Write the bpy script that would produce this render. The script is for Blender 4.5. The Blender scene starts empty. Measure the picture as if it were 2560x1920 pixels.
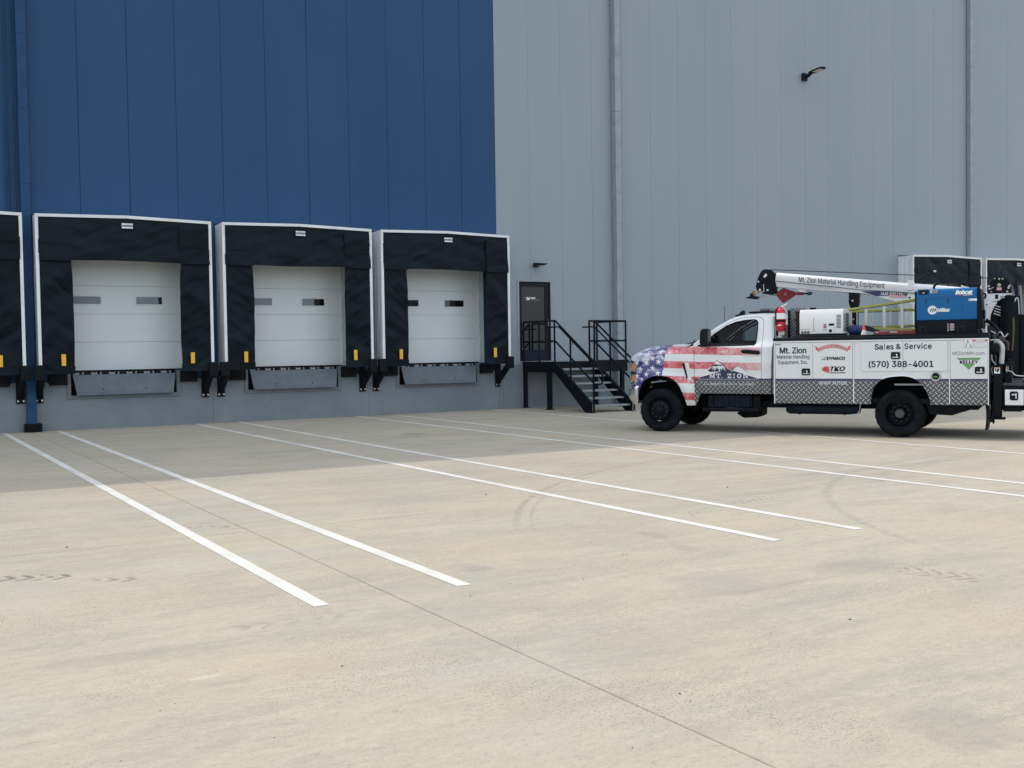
import bpy, bmesh, math, random
from math import pi, sin, cos, radians
from mathutils import Vector, Matrix
from mathutils import noise as mnoise
random.seed(7)
S = bpy.context.scene
COL = S.collection

# ------------------------------------------------------------------ camera
cam_data = bpy.data.cameras.new('camera')
cam = bpy.data.objects.new('camera', cam_data)
COL.objects.link(cam)
cam_data.sensor_fit = 'HORIZONTAL'
cam_data.sensor_width = 36.0
cam_data.lens = 36.0 * 2698.9956 / 2560.0
cam_data.clip_start = 0.1
cam_data.clip_end = 2000.0
CR = ((0.8575, -0.0300, 0.5135), (-0.5142, -0.0211, 0.8574), (-0.0149, -0.9993, -0.0336))
rot = Matrix(((CR[0][0], -CR[0][1], -CR[0][2]), (CR[1][0], -CR[1][1], -CR[1][2]), (CR[2][0], -CR[2][1], -CR[2][2])))
cam.rotation_euler = rot.to_quaternion().normalized().to_euler()
cam.location = (-0.0096, -24.7797, 1.6239)
S.camera = cam

# ------------------------------------------------------------------ sky and sun
SUN_DIR = Vector((-0.437, 0.90, 1.236)).normalized()      # towards the sun, behind the warehouse
SUN_EL = math.asin(SUN_DIR.z)
SUN_AZ = math.atan2(SUN_DIR.x, SUN_DIR.y)                 # from +Y, clockwise
world = bpy.data.worlds.new('World')
S.world = world
world.use_nodes = True
wn = world.node_tree
wn.nodes.clear()
wo = wn.nodes.new('ShaderNodeOutputWorld')
wb = wn.nodes.new('ShaderNodeBackground')
sky = wn.nodes.new('ShaderNodeTexSky')
sky.sky_type = 'NISHITA'
sky.sun_disc = False
sky.sun_elevation = SUN_EL
sky.sun_rotation = SUN_AZ
sky.air_density = 1.0
sky.dust_density = 3.0
sky.ozone_density = 1.0
wb.inputs['Strength'].default_value = 0.15
# a thin, even veil of high cloud over the clear-sky model: the photograph's soft, bright shade
veil = wn.nodes.new('ShaderNodeMix'); veil.data_type = 'RGBA'; veil.blend_type = 'ADD'
veil.inputs[0].default_value = 1.0
wn.links.new(sky.outputs[0], veil.inputs[6])
veil.inputs[7].default_value = (8.2, 8.7, 9.2, 1.0)
wn.links.new(veil.outputs[2], wb.inputs[0])
wn.links.new(wb.outputs[0], wo.inputs[0])
sun_data = bpy.data.lights.new('sun', 'SUN')
sun_data.energy = 2.55
sun_data.angle = radians(0.55)
sun_data.color = (1.0, 0.95, 0.86)
sun = bpy.data.objects.new('sun', sun_data)
COL.objects.link(sun)
sun.rotation_euler = SUN_DIR.to_track_quat('Z', 'Y').to_euler()
sun.location = (-20, 40, 60)
S.view_settings.view_transform = 'Standard'
S.view_settings.look = 'None'
S.view_settings.gamma = 1.0
S.view_settings.use_curve_mapping = False
S.view_settings.exposure = -0.49
S.render.engine = 'CYCLES'
S.cycles.max_bounces = 8
S.cycles.use_denoising = True

# ------------------------------------------------------------------ shader helpers
class V:
    """A scalar shader value with arithmetic."""
    def __init__(s, nt, sock): s.nt = nt; s.k = sock
    def _m(s, op, *a, clamp=False):
        n = s.nt.nodes.new('ShaderNodeMath'); n.operation = op; n.use_clamp = clamp
        for i, x in enumerate((s,) + a):
            if isinstance(x, V): s.nt.links.new(x.k, n.inputs[i])
            else: n.inputs[i].default_value = x
        return V(s.nt, n.outputs[0])
    def __add__(s, o): return s._m('ADD', o)
    def __radd__(s, o): return s._m('ADD', o)
    def __sub__(s, o): return s._m('SUBTRACT', o)
    def __rsub__(s, o): return (s * -1.0) + o
    def __mul__(s, o): return s._m('MULTIPLY', o)
    def __rmul__(s, o): return s._m('MULTIPLY', o)
    def __truediv__(s, o): return s._m('DIVIDE', o)
    def gt(s, o): return s._m('GREATER_THAN', o)
    def lt(s, o): return s._m('LESS_THAN', o)
    def abs(s): return s._m('ABSOLUTE')
    def fract(s): return s._m('FRACT')
    def floor(s): return s._m('FLOOR')
    def mod2(s): return s._m('FLOORED_MODULO', 2.0)
    def max(s, o): return s._m('MAXIMUM', o)
    def min(s, o): return s._m('MINIMUM', o)
    def sqrt(s): return s._m('SQRT')
    def pow(s, o): return s._m('POWER', o)
    def sin(s): return s._m('SINE')
    def clamp(s): return s._m('ADD', 0.0, clamp=True)
    def ss(s, a, b):
        n = s.nt.nodes.new('ShaderNodeMapRange'); n.interpolation_type = 'SMOOTHSTEP'
        s.nt.links.new(s.k, n.inputs[0])
        if a <= b:
            n.inputs[1].default_value = a; n.inputs[2].default_value = b
        else:
            n.inputs[1].default_value = b; n.inputs[2].default_value = a
            n.inputs[3].default_value = 1.0; n.inputs[4].default_value = 0.0
        return V(s.nt, n.outputs[0])
    def band(s, a, b, e=0.004): return s.ss(a - e, a + e) * s.ss(b + e, b - e)

def lin(h):
    """sRGB hex to linear rgba."""
    c = [int(h[i:i + 2], 16) / 255 for i in (0, 2, 4)]
    return tuple(x / 12.92 if x <= 0.04045 else ((x + 0.055) / 1.055) ** 2.4 for x in c) + (1.0,)

class Mat:
    def __init__(s, name, color=(0.5, 0.5, 0.5), rough=0.5, metal=0.0, spec=0.5):
        s.m = bpy.data.materials.new(name); s.m.use_nodes = True
        s.nt = s.m.node_tree
        s.b = s.nt.nodes['Principled BSDF']
        s.col(color); s.b.inputs['Roughness'].default_value = rough
        s.b.inputs['Metallic'].default_value = metal
        s.b.inputs['Specular IOR Level'].default_value = spec
        s._xyz = None
    def col(s, c):
        if isinstance(c, str): c = lin(c)
        s.b.inputs['Base Color'].default_value = tuple(c[:3]) + (1.0,)
    def coord(s):
        if not hasattr(s, '_tc'):
            s._tc = s.nt.nodes.new('ShaderNodeTexCoord').outputs['Object']
        return s._tc
    def xyz(s):
        if s._xyz is None:
            n = s.nt.nodes.new('ShaderNodeSeparateXYZ'); s.nt.links.new(s.coord(), n.inputs[0])
            s._xyz = [V(s.nt, n.outputs[i]) for i in range(3)]
        return s._xyz
    def noise(s, scale, detail=4, rough=0.55, stretch=None, dist=0.0, offset=None):
        c = s.coord()
        if stretch or offset:
            mp = s.nt.nodes.new('ShaderNodeMapping')
            s.nt.links.new(c, mp.inputs[0])
            if stretch: mp.inputs['Scale'].default_value = stretch
            if offset: mp.inputs['Location'].default_value = offset
            c = mp.outputs[0]
        n = s.nt.nodes.new('ShaderNodeTexNoise')
        n.inputs['Scale'].default_value = scale; n.inputs['Detail'].default_value = detail
        n.inputs['Roughness'].default_value = rough; n.inputs['Distortion'].default_value = dist
        s.nt.links.new(c, n.inputs['Vector'])
        return V(s.nt, n.outputs[0])
    def mix(s, f, a, b):
        n = s.nt.nodes.new('ShaderNodeMix'); n.data_type = 'RGBA'
        for idx, x in ((6, a), (7, b)):
            if isinstance(x, tuple) or isinstance(x, list): n.inputs[idx].default_value = tuple(x[:3]) + (1.0,)
            elif isinstance(x, str): n.inputs[idx].default_value = lin(x)
            else: s.nt.links.new(x, n.inputs[idx])
        if isinstance(f, V): s.nt.links.new(f.k, n.inputs[0])
        else: n.inputs[0].default_value = f
        return n.outputs[2]
    def base(s, sock): s.nt.links.new(sock, s.b.inputs['Base Color'])
    def rough(s, v): s.nt.links.new(v.k, s.b.inputs['Roughness'])
    def metal(s, v): s.nt.links.new(v.k, s.b.inputs['Metallic'])
    def bump(s, v, strength=0.3, dist=0.01):
        n = s.nt.nodes.new('ShaderNodeBump')
        n.inputs['Strength'].default_value = strength; n.inputs['Distance'].default_value = dist
        s.nt.links.new(v.k, n.inputs['Height']); s.nt.links.new(n.outputs[0], s.b.inputs['Normal'])
    def vary(s, c1, c2, scale=3.0, stretch=None, lo=0.35, hi=0.65, bump=0.0, bscale=None):
        n = s.noise(scale, 5, 0.6, stretch)
        s.base(s.mix(n.ss(lo, hi), c1, c2))
        if bump: s.bump(s.noise(bscale or scale * 8, 3), bump, 0.004)
        return s

def M(name, c1, c2=None, rough=0.5, metal=0.0, scale=4.0, bump=0.0, bscale=60, spec=0.5, stretch=None):
    """Procedural paint: a base colour broken by a faint second tone."""
    if isinstance(c1, str): c1 = lin(c1)
    if max(c1[:3]) < 0.06 and metal == 0 and spec == 0.5: spec = 0.12
    m = Mat(name, c1, rough, metal, spec)
    if c2 is None: c2 = tuple(x * 0.82 for x in c1[:3])
    m.vary(c1, c2, scale, stretch, 0.3, 0.75, bump, bscale)
    return m.m

# ------------------------------------------------------------------ mesh helpers
class MB:
    def __init__(s): s.v = []; s.f = []; s.sm = []
    def add(s, vs, fs, smooth=False):
        o = len(s.v); s.v += [tuple(v) for v in vs]
        s.f += [tuple(i + o for i in f) for f in fs]; s.sm += [smooth] * len(fs); return s
    def box(s, x0, x1, y0, y1, z0, z1):
        if x0 > x1: x0, x1 = x1, x0
        if y0 > y1: y0, y1 = y1, y0
        if z0 > z1: z0, z1 = z1, z0
        v = [(x0, y0, z0), (x1, y0, z0), (x1, y1, z0), (x0, y1, z0), (x0, y0, z1), (x1, y0, z1), (x1, y1, z1), (x0, y1, z1)]
        return s.add(v, [(0, 3, 2, 1), (4, 5, 6, 7), (0, 1, 5, 4), (1, 2, 6, 5), (2, 3, 7, 6), (3, 0, 4, 7)])
    def prism(s, poly, axis, a0, a1):
        """poly: 2-D outline; axis 'x': (y,z), 'y': (x,z), 'z': (x,y)."""
        n = len(poly)
        ar = sum(poly[i][0] * poly[(i + 1) % n][1] - poly[(i + 1) % n][0] * poly[i][1] for i in range(n))
        if ar < 0: poly = poly[::-1]
        if a0 > a1: a0, a1 = a1, a0
        def P(p, a): return {'x': (a, p[0], p[1]), 'y': (p[0], a, p[1]), 'z': (p[0], p[1], a)}[axis]
        v = [P(p, a0) for p in poly] + [P(p, a1) for p in poly]
        f = [tuple(range(n))[::-1], tuple(range(n, 2 * n))] + [(i, (i + 1) % n, (i + 1) % n + n, i + n) for i in range(n)]
        if axis == 'y': f = [t[::-1] for t in f]
        return s.add(v, f)
    def cyl(s, p0, p1, r0, r1=None, n=16, cap=True, smooth=True):
        r1 = r0 if r1 is None else r1
        p0 = Vector(p0); p1 = Vector(p1); d = (p1 - p0).normalized()
        a = d.orthogonal().normalized(); b = d.cross(a)
        v = []
        for p, r in ((p0, r0), (p1, r1)):
            for i in range(n):
                t = 2 * pi * i / n; v.append(p + a * (r * cos(t)) + b * (r * sin(t)))
        s.add(v, [(i, (i + 1) % n, (i + 1) % n + n, i + n) for i in range(n)], smooth)
        if cap: s.add(v, [tuple(range(n))[::-1], tuple(range(n, 2 * n))])
        return s
    def tube(s, path, r, n=8):
        path = [Vector(p) for p in path]; rings = []; a = None
        for i, p in enumerate(path):
            d = (path[min(i + 1, len(path) - 1)] - path[max(i - 1, 0)]).normalized()
            if a is None: a = d.orthogonal().normalized()
            a = (a - d * a.dot(d)).normalized(); b = d.cross(a)
            rr = r[i] if isinstance(r, (list, tuple)) else r
            rings.append([p + a * (rr * cos(2 * pi * k / n)) + b * (rr * sin(2 * pi * k / n)) for k in range(n)])
        v = [q for g in rings for q in g]
        f = [(i * n + k, i * n + (k + 1) % n, (i + 1) * n + (k + 1) % n, (i + 1) * n + k) for i in range(len(path) - 1) for k in range(n)]
        s.add(v, f, True)
        e = (len(path) - 1) * n
        return s.add(v, [tuple(range(n))[::-1], tuple(range(e, e + n))])
    def bar(s, path, w, h=None):
        """square-section bar between points (each straight piece a box)."""
        h = h or w
        for p, q in zip(path[:-1], path[1:]):
            p = Vector(p); q = Vector(q); d = (q - p).normalized()
            up = Vector((0, 0, 1)) if abs(d.z) < 0.9 else Vector((1, 0, 0))
            a = d.cross(up).normalized() * (w / 2); b = a.normalized().cross(d).normalized() * (h / 2)
            v = [c + sa * a + sb * b for c in (p, q) for sa, sb in ((-1, -1), (1, -1), (1, 1), (-1, 1))]
            s.add(v, [(0, 3, 2, 1), (4, 5, 6, 7), (0, 1, 5, 4), (1, 2, 6, 5), (2, 3, 7, 6), (3, 0, 4, 7)])
        return s
    def lathe(s, prof, c, axis, n=48, smooth=True, fn=None):
        """prof: (radius, along) pairs round an axis through c."""
        c = Vector(c); v = []
        ax = {'x': 0, 'y': 1, 'z': 2}[axis]
        o = [k for k in range(3) if k != ax]
        for j, (r, t) in enumerate(prof):
            for i in range(n):
                p = [0, 0, 0]; an = 2 * pi * i / n
                rr = fn(r, j, i) if fn else r
                p[ax] = t; p[o[0]] = rr * cos(an); p[o[1]] = rr * sin(an); v.append(c + Vector(p))
        f = [(j * n + i, j * n + (i + 1) % n, (j + 1) * n + (i + 1) % n, (j + 1) * n + i) for j in range(len(prof) - 1) for i in range(n)]
        return s.add(v, f, smooth)
    def grid(s, fn, nu, nv, smooth=True):
        v = [fn(i / nu, j / nv) for j in range(nv + 1) for i in range(nu + 1)]
        f = [(j * (nu + 1) + i, j * (nu + 1) + i + 1, (j + 1) * (nu + 1) + i + 1, (j + 1) * (nu + 1) + i) for j in range(nv) for i in range(nu)]
        return s.add(v, f, smooth)

def sub_rects(x0, x1, z0, z1, holes):
    """Rectangles that tile x0..x1, z0..z1 without the holes."""
    R = [(x0, x1, z0, z1)]
    for hx0, hx1, hz0, hz1 in holes:
        out = []
        for a, b, c, d in R:
            if hx1 <= a or hx0 >= b or hz1 <= c or hz0 >= d: out.append((a, b, c, d)); continue
            if hx0 > a: out.append((a, hx0, c, d))
            if hx1 < b: out.append((hx1, b, c, d))
            m0, m1 = max(a, hx0), min(b, hx1)
            if hz0 > c: out.append((m0, m1, c, hz0))
            if hz1 < d: out.append((m0, m1, hz1, d))
        R = out
    return R

class Thing:
    def __init__(s, name, label, cat, base=(0, 0, 0), frame=None, group=None):
        s.base = Vector(base); s.frame = frame or Matrix.Identity(4)
        e = bpy.data.objects.new(name, None); COL.objects.link(e)
        e.empty_display_size = 0.2
        e.matrix_world = s.frame @ Matrix.Translation(s.base)
        e['label'] = label; e['category'] = cat
        if group: e['group'] = group
        s.e = e
    def part(s, name, mb, mat, parent=None, bevel=0.0, seg=2, label=None, kind=None, recalc=False, auto=40, solid=0.0, lining=None):
        o = link_mesh(name, mb, mat, -s.base, bevel, seg, recalc, auto, solid)
        o.parent = parent or s.e
        if lining:
            o.data.materials.append(lining); o.modifiers['thickness'].material_offset = 1
        if label: o['label'] = label
        if kind: o['kind'] = kind
        return o

def link_mesh(name, mb, mat, off=Vector((0, 0, 0)), bevel=0.0, seg=2, recalc=False, auto=40, solid=0.0):
    me = bpy.data.meshes.new(name)
    me.from_pydata([tuple(Vector(v) + off) for v in mb.v], [], mb.f)
    me.polygons.foreach_set('use_smooth', mb.sm)
    if recalc:
        bm = bmesh.new(); bm.from_mesh(me); bmesh.ops.remove_doubles(bm, verts=bm.verts, dist=1e-5)
        bmesh.ops.recalc_face_normals(bm, faces=bm.faces); bm.to_mesh(me); bm.free()
    me.update()
    if auto: me.set_sharp_from_angle(angle=radians(auto))
    me.materials.append(mat)
    o = bpy.data.objects.new(name, me); COL.objects.link(o)
    if solid:
        md = o.modifiers.new('thickness', 'SOLIDIFY'); md.thickness = solid; md.offset = -1
        es = o.modifiers.new('sharp_rims', 'EDGE_SPLIT'); es.split_angle = radians(42)
    if bevel:
        md = o.modifiers.new('bevel', 'BEVEL'); md.width = bevel; md.segments = seg
        md.limit_method = 'ANGLE'; md.angle_limit = radians(35); md.harden_normals = False
        for p in me.polygons: p.use_smooth = True
        me.set_sharp_from_angle(angle=radians(60))
    return o

def smooth_path(pts, n=6, closed=False):
    """Catmull-Rom through the points."""
    out = []; m = len(pts); P = [Vector(p) for p in pts]
    rng = range(m if closed else m - 1)
    for i in rng:
        if closed: a, b, c, d = P[i - 1], P[i], P[(i + 1) % m], P[(i + 2) % m]
        else: a, b, c, d = P[max(i - 1, 0)], P[i], P[i + 1], P[min(i + 2, m - 1)]
        for k in range(n):
            t = k / n
            out.append(0.5 * ((2 * b) + (c - a) * t + (2 * a - 5 * b + 4 * c - d) * t * t + (3 * b - a - 3 * c + d) * t ** 3))
    if not closed: out.append(P[-1])
    return [tuple(p) for p in out]

def rrect(x0, x1, z0, z1, r, n=5):
    out = []
    for cx, cz, a0 in ((x1 - r, z1 - r, 0), (x0 + r, z1 - r, 90), (x0 + r, z0 + r, 180), (x1 - r, z0 + r, 270)):
        for k in range(n + 1):
            a = radians(a0 + 90 * k / n); out.append((cx + r * cos(a), cz + r * sin(a)))
    return out

def panel2d(outline, holes, mapfn, step=0.08, out=Vector((0, 1, 0))):
    """Fill a 2-D outline with holes, cut it into a grid and lay it on a curved surface."""
    bm = bmesh.new()
    for loop in [outline] + list(holes):
        vs = [bm.verts.new((p[0], p[1], 0)) for p in loop]
        for i in range(len(vs)): bm.edges.new((vs[i], vs[(i + 1) % len(vs)]))
    bmesh.ops.triangle_fill(bm, use_beauty=True, use_dissolve=False, edges=bm.edges[:], normal=(0, 0, 1))
    xs = [p[0] for p in outline]; zs = [p[1] for p in outline]
    if step:
        for lo, hi, no in ((min(xs), max(xs), (1, 0, 0)), (min(zs), max(zs), (0, 1, 0))):
            k = lo + step
            while k < hi:
                bmesh.ops.bisect_plane(bm, geom=bm.verts[:] + bm.edges[:] + bm.faces[:], dist=1e-6, plane_co=(no[0] * k, no[1] * k, 0), plane_no=no)
                k += step
    bm.verts.index_update()
    mb = MB()
    vs = [mapfn(v.co.x, v.co.y) for v in bm.verts]
    fs = []
    for f in bm.faces:
        idx = [v.index for v in f.verts]
        a, b, c = (Vector(vs[i]) for i in idx[:3])
        nn = (b - a).cross(c - a)
        if nn.dot(out) < 0: idx = idx[::-1]
        fs.append(tuple(idx))
    bm.free()
    return mb.add(vs, fs, bool(step))

try:                                                      # the sans-serif that ships with Blender; its built-in face otherwise
    SANS = bpy.data.fonts.load(bpy.utils.system_resource('DATAFILES', path='fonts') + '/Inter.woff2')
except Exception:
    SANS = None
def text_mb(body, p0, right, up, w, h, bold=0.0, shear=0.0, space=1.0, fn=None):
    """Flat lettering scaled to w x h, its lower left corner at p0."""
    cu = bpy.data.curves.new('lettering', 'FONT'); cu.body = body; cu.size = 1.0
    if SANS: cu.font = SANS
    cu.shear = shear; cu.space_character = space; cu.resolution_u = 3
    ob = bpy.data.objects.new('lettering', cu); COL.objects.link(ob)
    bpy.context.view_layer.update()
    dg = bpy.context.evaluated_depsgraph_get()
    me = bpy.data.meshes.new_from_object(ob.evaluated_get(dg))
    X = [v.co.x for v in me.vertices]; Y = [v.co.y for v in me.vertices]
    x0, x1, y0, y1 = min(X), max(X), min(Y), max(Y)
    p0 = Vector(p0); right = Vector(right); up = Vector(up)
    vs = []
    for v in me.vertices:
        a = (v.co.x - x0) / (x1 - x0); b = (v.co.y - y0) / (y1 - y0)
        if fn: a, b = fn(a, b)
        vs.append(p0 + right * (a * w) + up * (b * h))
    mb = MB()
    nrm = right.cross(up).normalized(); fs = []
    for p in me.polygons:
        i = list(p.vertices)
        if (Vector(vs[i[1]]) - Vector(vs[i[0]])).cross(Vector(vs[i[2]]) - Vector(vs[i[0]])).dot(nrm) < 0: i = i[::-1]
        fs.append(tuple(i))
    mb.add(vs, fs)
    for k, (dx, dy) in enumerate(((-1, 0), (1, 0), (0, 0.8), (0, -0.8)) if bold else ()):      # heavier strokes
        d = right * (dx * bold * 2.1 * w / (x1 - x0)) + up * (dy * bold * 1.7 * h / (y1 - y0)) + nrm * (0.00012 * (k + 1))
        mb.add([v + d for v in vs], fs)
    bpy.data.objects.remove(ob); bpy.data.curves.remove(cu); bpy.data.meshes.remove(me)
    return mb

def fbm(x, y, z=0.0, o=3): return mnoise.fractal(Vector((x, y, z)), 1.0, 2.0, o)
# ------------------------------------------------------------------ concrete yard
def concrete_ground_material():
    m = Mat('yard_concrete', (0.40, 0.36, 0.30), 0.92, 0, 0.25)
    x, y, z = m.xyz()
    big = m.noise(0.22, 5, 0.6, (1.0, 2.2, 1.0))
    mid = m.noise(1.3, 6, 0.65, (0.55, 1.9, 1.0), 0.3)
    streak = m.noise(2.6, 6, 0.75, (0.55, 3.6, 1.0), 0.4)
    fine = m.noise(55, 5, 0.75)
    grit = m.noise(170, 3, 0.8)
    pits = m.noise(75, 3, 0.6, offset=(3, 1, 0))
    tone = (big - 0.5) * 0.55 + (mid - 0.5) * 0.75 + (streak - 0.5) * 0.45 + (m.noise(6.5, 5, 0.7, (0.8, 1.4, 1.0)) - 0.5) * 0.55 + 0.5
    c = m.mix(tone.ss(0.22, 0.82), (0.325, 0.298, 0.244), (0.462, 0.410, 0.312))
    warm = m.noise(0.55, 3, 0.5, (1, 1.6, 1), 0, (11, 5, 0))
    c = m.mix(warm.ss(0.40, 0.75) * 0.5, c, (0.452, 0.372, 0.268))
    cool = m.noise(0.4, 4, 0.6, (1, 1.8, 1), 0, (-4, 9, 0))
    c = m.mix(cool.ss(0.52, 0.72) * 0.40, c, (0.405, 0.392, 0.345))
    c = m.mix((fine.ss(0.48, 0.70)) * 0.40, c, (0.17, 0.155, 0.13))
    med = m.noise(21, 5, 0.7, (0.75, 1.3, 1.0))
    c = m.mix(med.ss(0.52, 0.72) * 0.45, c, (0.22, 0.20, 0.165))
    c = m.mix(med.ss(0.46, 0.28) * 0.35, c, (0.56, 0.50, 0.40))
    c = m.mix((grit.ss(0.40, 0.66)) * 0.30, c, (0.53, 0.48, 0.39))
    patchy = m.noise(0.9, 4, 0.6, None, 0, (7, -3, 0))
    c = m.mix(pits.ss(0.57, 0.66) * patchy.ss(0.44, 0.62) * 0.75, c, (0.10, 0.09, 0.078))
    # dull smears of tyre dust
    smear = m.noise(0.75, 5, 0.65, (0.55, 2.4, 1.0), 0.6, (2, 17, 0))
    c = m.mix(smear.ss(0.58, 0.78) * 0.34, c, (0.19, 0.18, 0.165))
    brk = m.noise(9, 4, 0.7)
    def ring(cx, cy, r, w, x0, x1, y0, y1, k):
        d = ((x - cx) * (x - cx) + (y - cy) * (y - cy)).sqrt() - r
        return d.band(-w, w, w * 0.7) * x.ss(x0, x0 + 0.8) * x.ss(x1, x1 - 0.8) * y.ss(y0, y0 + 1.8) * y.ss(y1, y1 - 0.3) * brk.ss(0.32, 0.62) * k
    dark = (0.150, 0.140, 0.128)
    c = m.mix(ring(11.578, -19.953, 7.44, 0.035, 4.4, 11.5, -17.4, -12.2, 0.36), c, dark)
    c = m.mix(ring(11.578, -19.953, 7.30, 0.018, 4.4, 11.0, -17.4, -12.2, 0.24), c, dark)
    c = m.mix(ring(13.306, -21.27, 6.48, 0.045, 6.6, 15.5, -20.2, -14.4, 0.24), c, dark)
    def tread(px, py, ang, ln, wd, pitch, k, cut=0.42):
        ca, sa = cos(ang), sin(ang)
        u = (x - px) * ca + (y - py) * sa
        v = (y - py) * ca - (x - px) * sa
        box = u.ss(-ln, -ln + 0.05) * u.ss(ln, ln - 0.05) * v.band(-wd, wd, 0.015)
        wv = ((u + v.abs() * 0.9) / pitch + (brk - 0.5) * 0.25).fract()
        return box * wv.lt(0.42) * m.noise(6, 3, 0.6, None, 0, (px, py, 0)).ss(cut, cut + 0.2) * k
    for a in ((0.85, -16.2, -0.43, 0.46, 0.10, 0.13, 0.75, 0.36), (1.47, -16.68, -0.45, 0.20, 0.09, 0.13, 0.55, 0.42),
              (2.72, -14.78, -0.55, 0.26, 0.08, 0.12, 0.45, 0.40), (2.15, -18.55, 0.0, 0.42, 0.08, 0.15, 0.22, 0.36),
              (6.38, -19.88, -1.2, 0.30, 0.13, 0.11, 0.45, 0.38), (7.9, -16.4, 0.30, 1.3, 0.11, 0.12, 0.26, 0.38),
              (12.5, -15.2, 0.28, 2.4, 0.11, 0.13, 0.30, 0.36), (7.0, -5.6, 0.05, 0.9, 0.11, 0.15, 0.5, 0.44),
              (6.4, -8.6, 0.02, 2.2, 0.12, 0.14, 0.35, 0.42),
              (9.4, -6.5, 0.1, 1.2, 0.12, 0.15, 0.40, 0.44)):
        c = m.mix(tread(*a), c, (0.115, 0.108, 0.10))
    def blot(px, py, rx, ry, k, col):
        d = (((x - px) / rx) * ((x - px) / rx) + ((y - py) / ry) * ((y - py) / ry)).sqrt()
        return (d + (brk - 0.5) * 0.9).ss(1.0, 0.35) * k, col
    for a in ((3.82, -17.85, 0.16, 0.13, 0.35, (0.2, 0.19, 0.17)), (5.75, -17.5, 0.12, 0.28, 0.3, (0.2, 0.19, 0.17)), (5.6, -18.1, 0.14, 0.2, 0.26, (0.2, 0.19, 0.17)),
              (6.1, -19.4, 0.5, 0.35, 0.35, (0.22, 0.21, 0.19)), (3.9, -21.9, 0.35, 0.35, 0.30, (0.22, 0.21, 0.19)), (1.40, -19.39, 0.16, 0.028, 0.45, (0.58, 0.55, 0.47)),
              (4.9, -19.2, 0.4, 0.5, 0.22, (0.24, 0.21, 0.20)), (4.4, -1.9, 0.5, 0.12, 0.35, (0.2, 0.18, 0.16)), (9.0, -6.1, 0.35, 0.3, 0.45, (0.17, 0.16, 0.15)), (12.0, -3.4, 0.9, 0.25, 0.3, (0.2, 0.19, 0.17))):
        f, col = blot(*a); c = m.mix(f, c, col)
    m.base(c)
    m.bump(fine * 0.5 + grit * 0.5 + streak * 0.6, 0.22, 0.006)
    return m.m
CONC_YARD = concrete_ground_material()

g = MB()
g.add([(-260, -300, -0.02), (340, -300, -0.02), (340, 80, -0.02), (-260, 80, -0.02)], [(0, 1, 2, 3)])
ground = link_mesh('ground', g, M('joint_filler', (0.035, 0.032, 0.028), None, 0.95))
ground['kind'] = 'structure'
ground['label'] = 'pale concrete truck yard with saw-cut joints in front of the warehouse'
XJ, YJ, PX, PY = 2.94, -15.24, 7.74, 7.62
def slab(x0, x1, y0, y1):
    mb = MB()
    e = 0.004
    v = [(x0, y0), (x1, y0), (x1, y1), (x0, y1)]
    w = [(x0 + e, y0 + e), (x1 - e, y0 + e), (x1 - e, y1 - e), (x0 + e, y1 - e)]
    mb.add([(a, b, -0.02) for a, b in v] + [(a, b, -e) for a, b in v] + [(a, b, 0.0) for a, b in w],
           [(0, 1, 5, 4), (1, 2, 6, 5), (2, 3, 7, 6), (3, 0, 4, 7), (4, 5, 9, 8), (5, 6, 10, 9), (6, 7, 11, 10), (7, 4, 8, 11), (8, 9, 10, 11)])
    o = link_mesh('concrete_slab', mb, CONC_YARD, auto=0)
    o.parent = ground
for i in range(-5, 8):
    for j in range(-4, 3):
        y0 = YJ + j * PY; y1 = min(y0 + PY, -0.012)
        if y1 <= y0: continue
        slab(XJ + i * PX + 0.0045, XJ + (i + 1) * PX - 0.0045, y0 + 0.0034, y1 - 0.0034)

pm = Mat('road_paint', (0.80, 0.80, 0.77), 0.75)
wear = pm.noise(38, 5, 0.7); wide = pm.noise(1.2, 3)
pc = pm.mix(wide.ss(0.3, 0.7), (0.68, 0.67, 0.615), (0.56, 0.545, 0.49))
pm.base(pm.mix((wear + (wide - 0.5) * 0.3).ss(0.60, 0.78) * 0.75, pc, (0.42, 0.37, 0.30)))
pm.bump(wear, 0.25, 0.004)
def painted_line(xc):
    mb = MB(); r = random.Random(int(xc * 100))
    n = 90; y0, y1 = -18.3, -0.12
    L = []; R = []
    for k in range(n + 1):
        y = y0 + (y1 - y0) * k / n
        L.append((xc - 0.053 + r.uniform(-0.0022, 0.0022), y + (r.uniform(-.006, .006) if k in (0, n) else 0), 0.003))
        R.append((xc + 0.053 + r.uniform(-0.0022, 0.0022), y + (r.uniform(-.006, .006) if k in (0, n) else 0), 0.003))
    mb.add(L + R, [(k, k + n + 1, k + n + 2, k + 1) for k in range(n)])
    o = link_mesh('painted_line', mb, pm.m, auto=0); o.parent = ground
for xc in (-1.43, -0.41, 2.437, 3.468, 6.405, 7.37, 10.29, 11.213, 14.16, 29.5, 33.4, 34.4, 37.3, 38.3): painted_line(xc)

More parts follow.
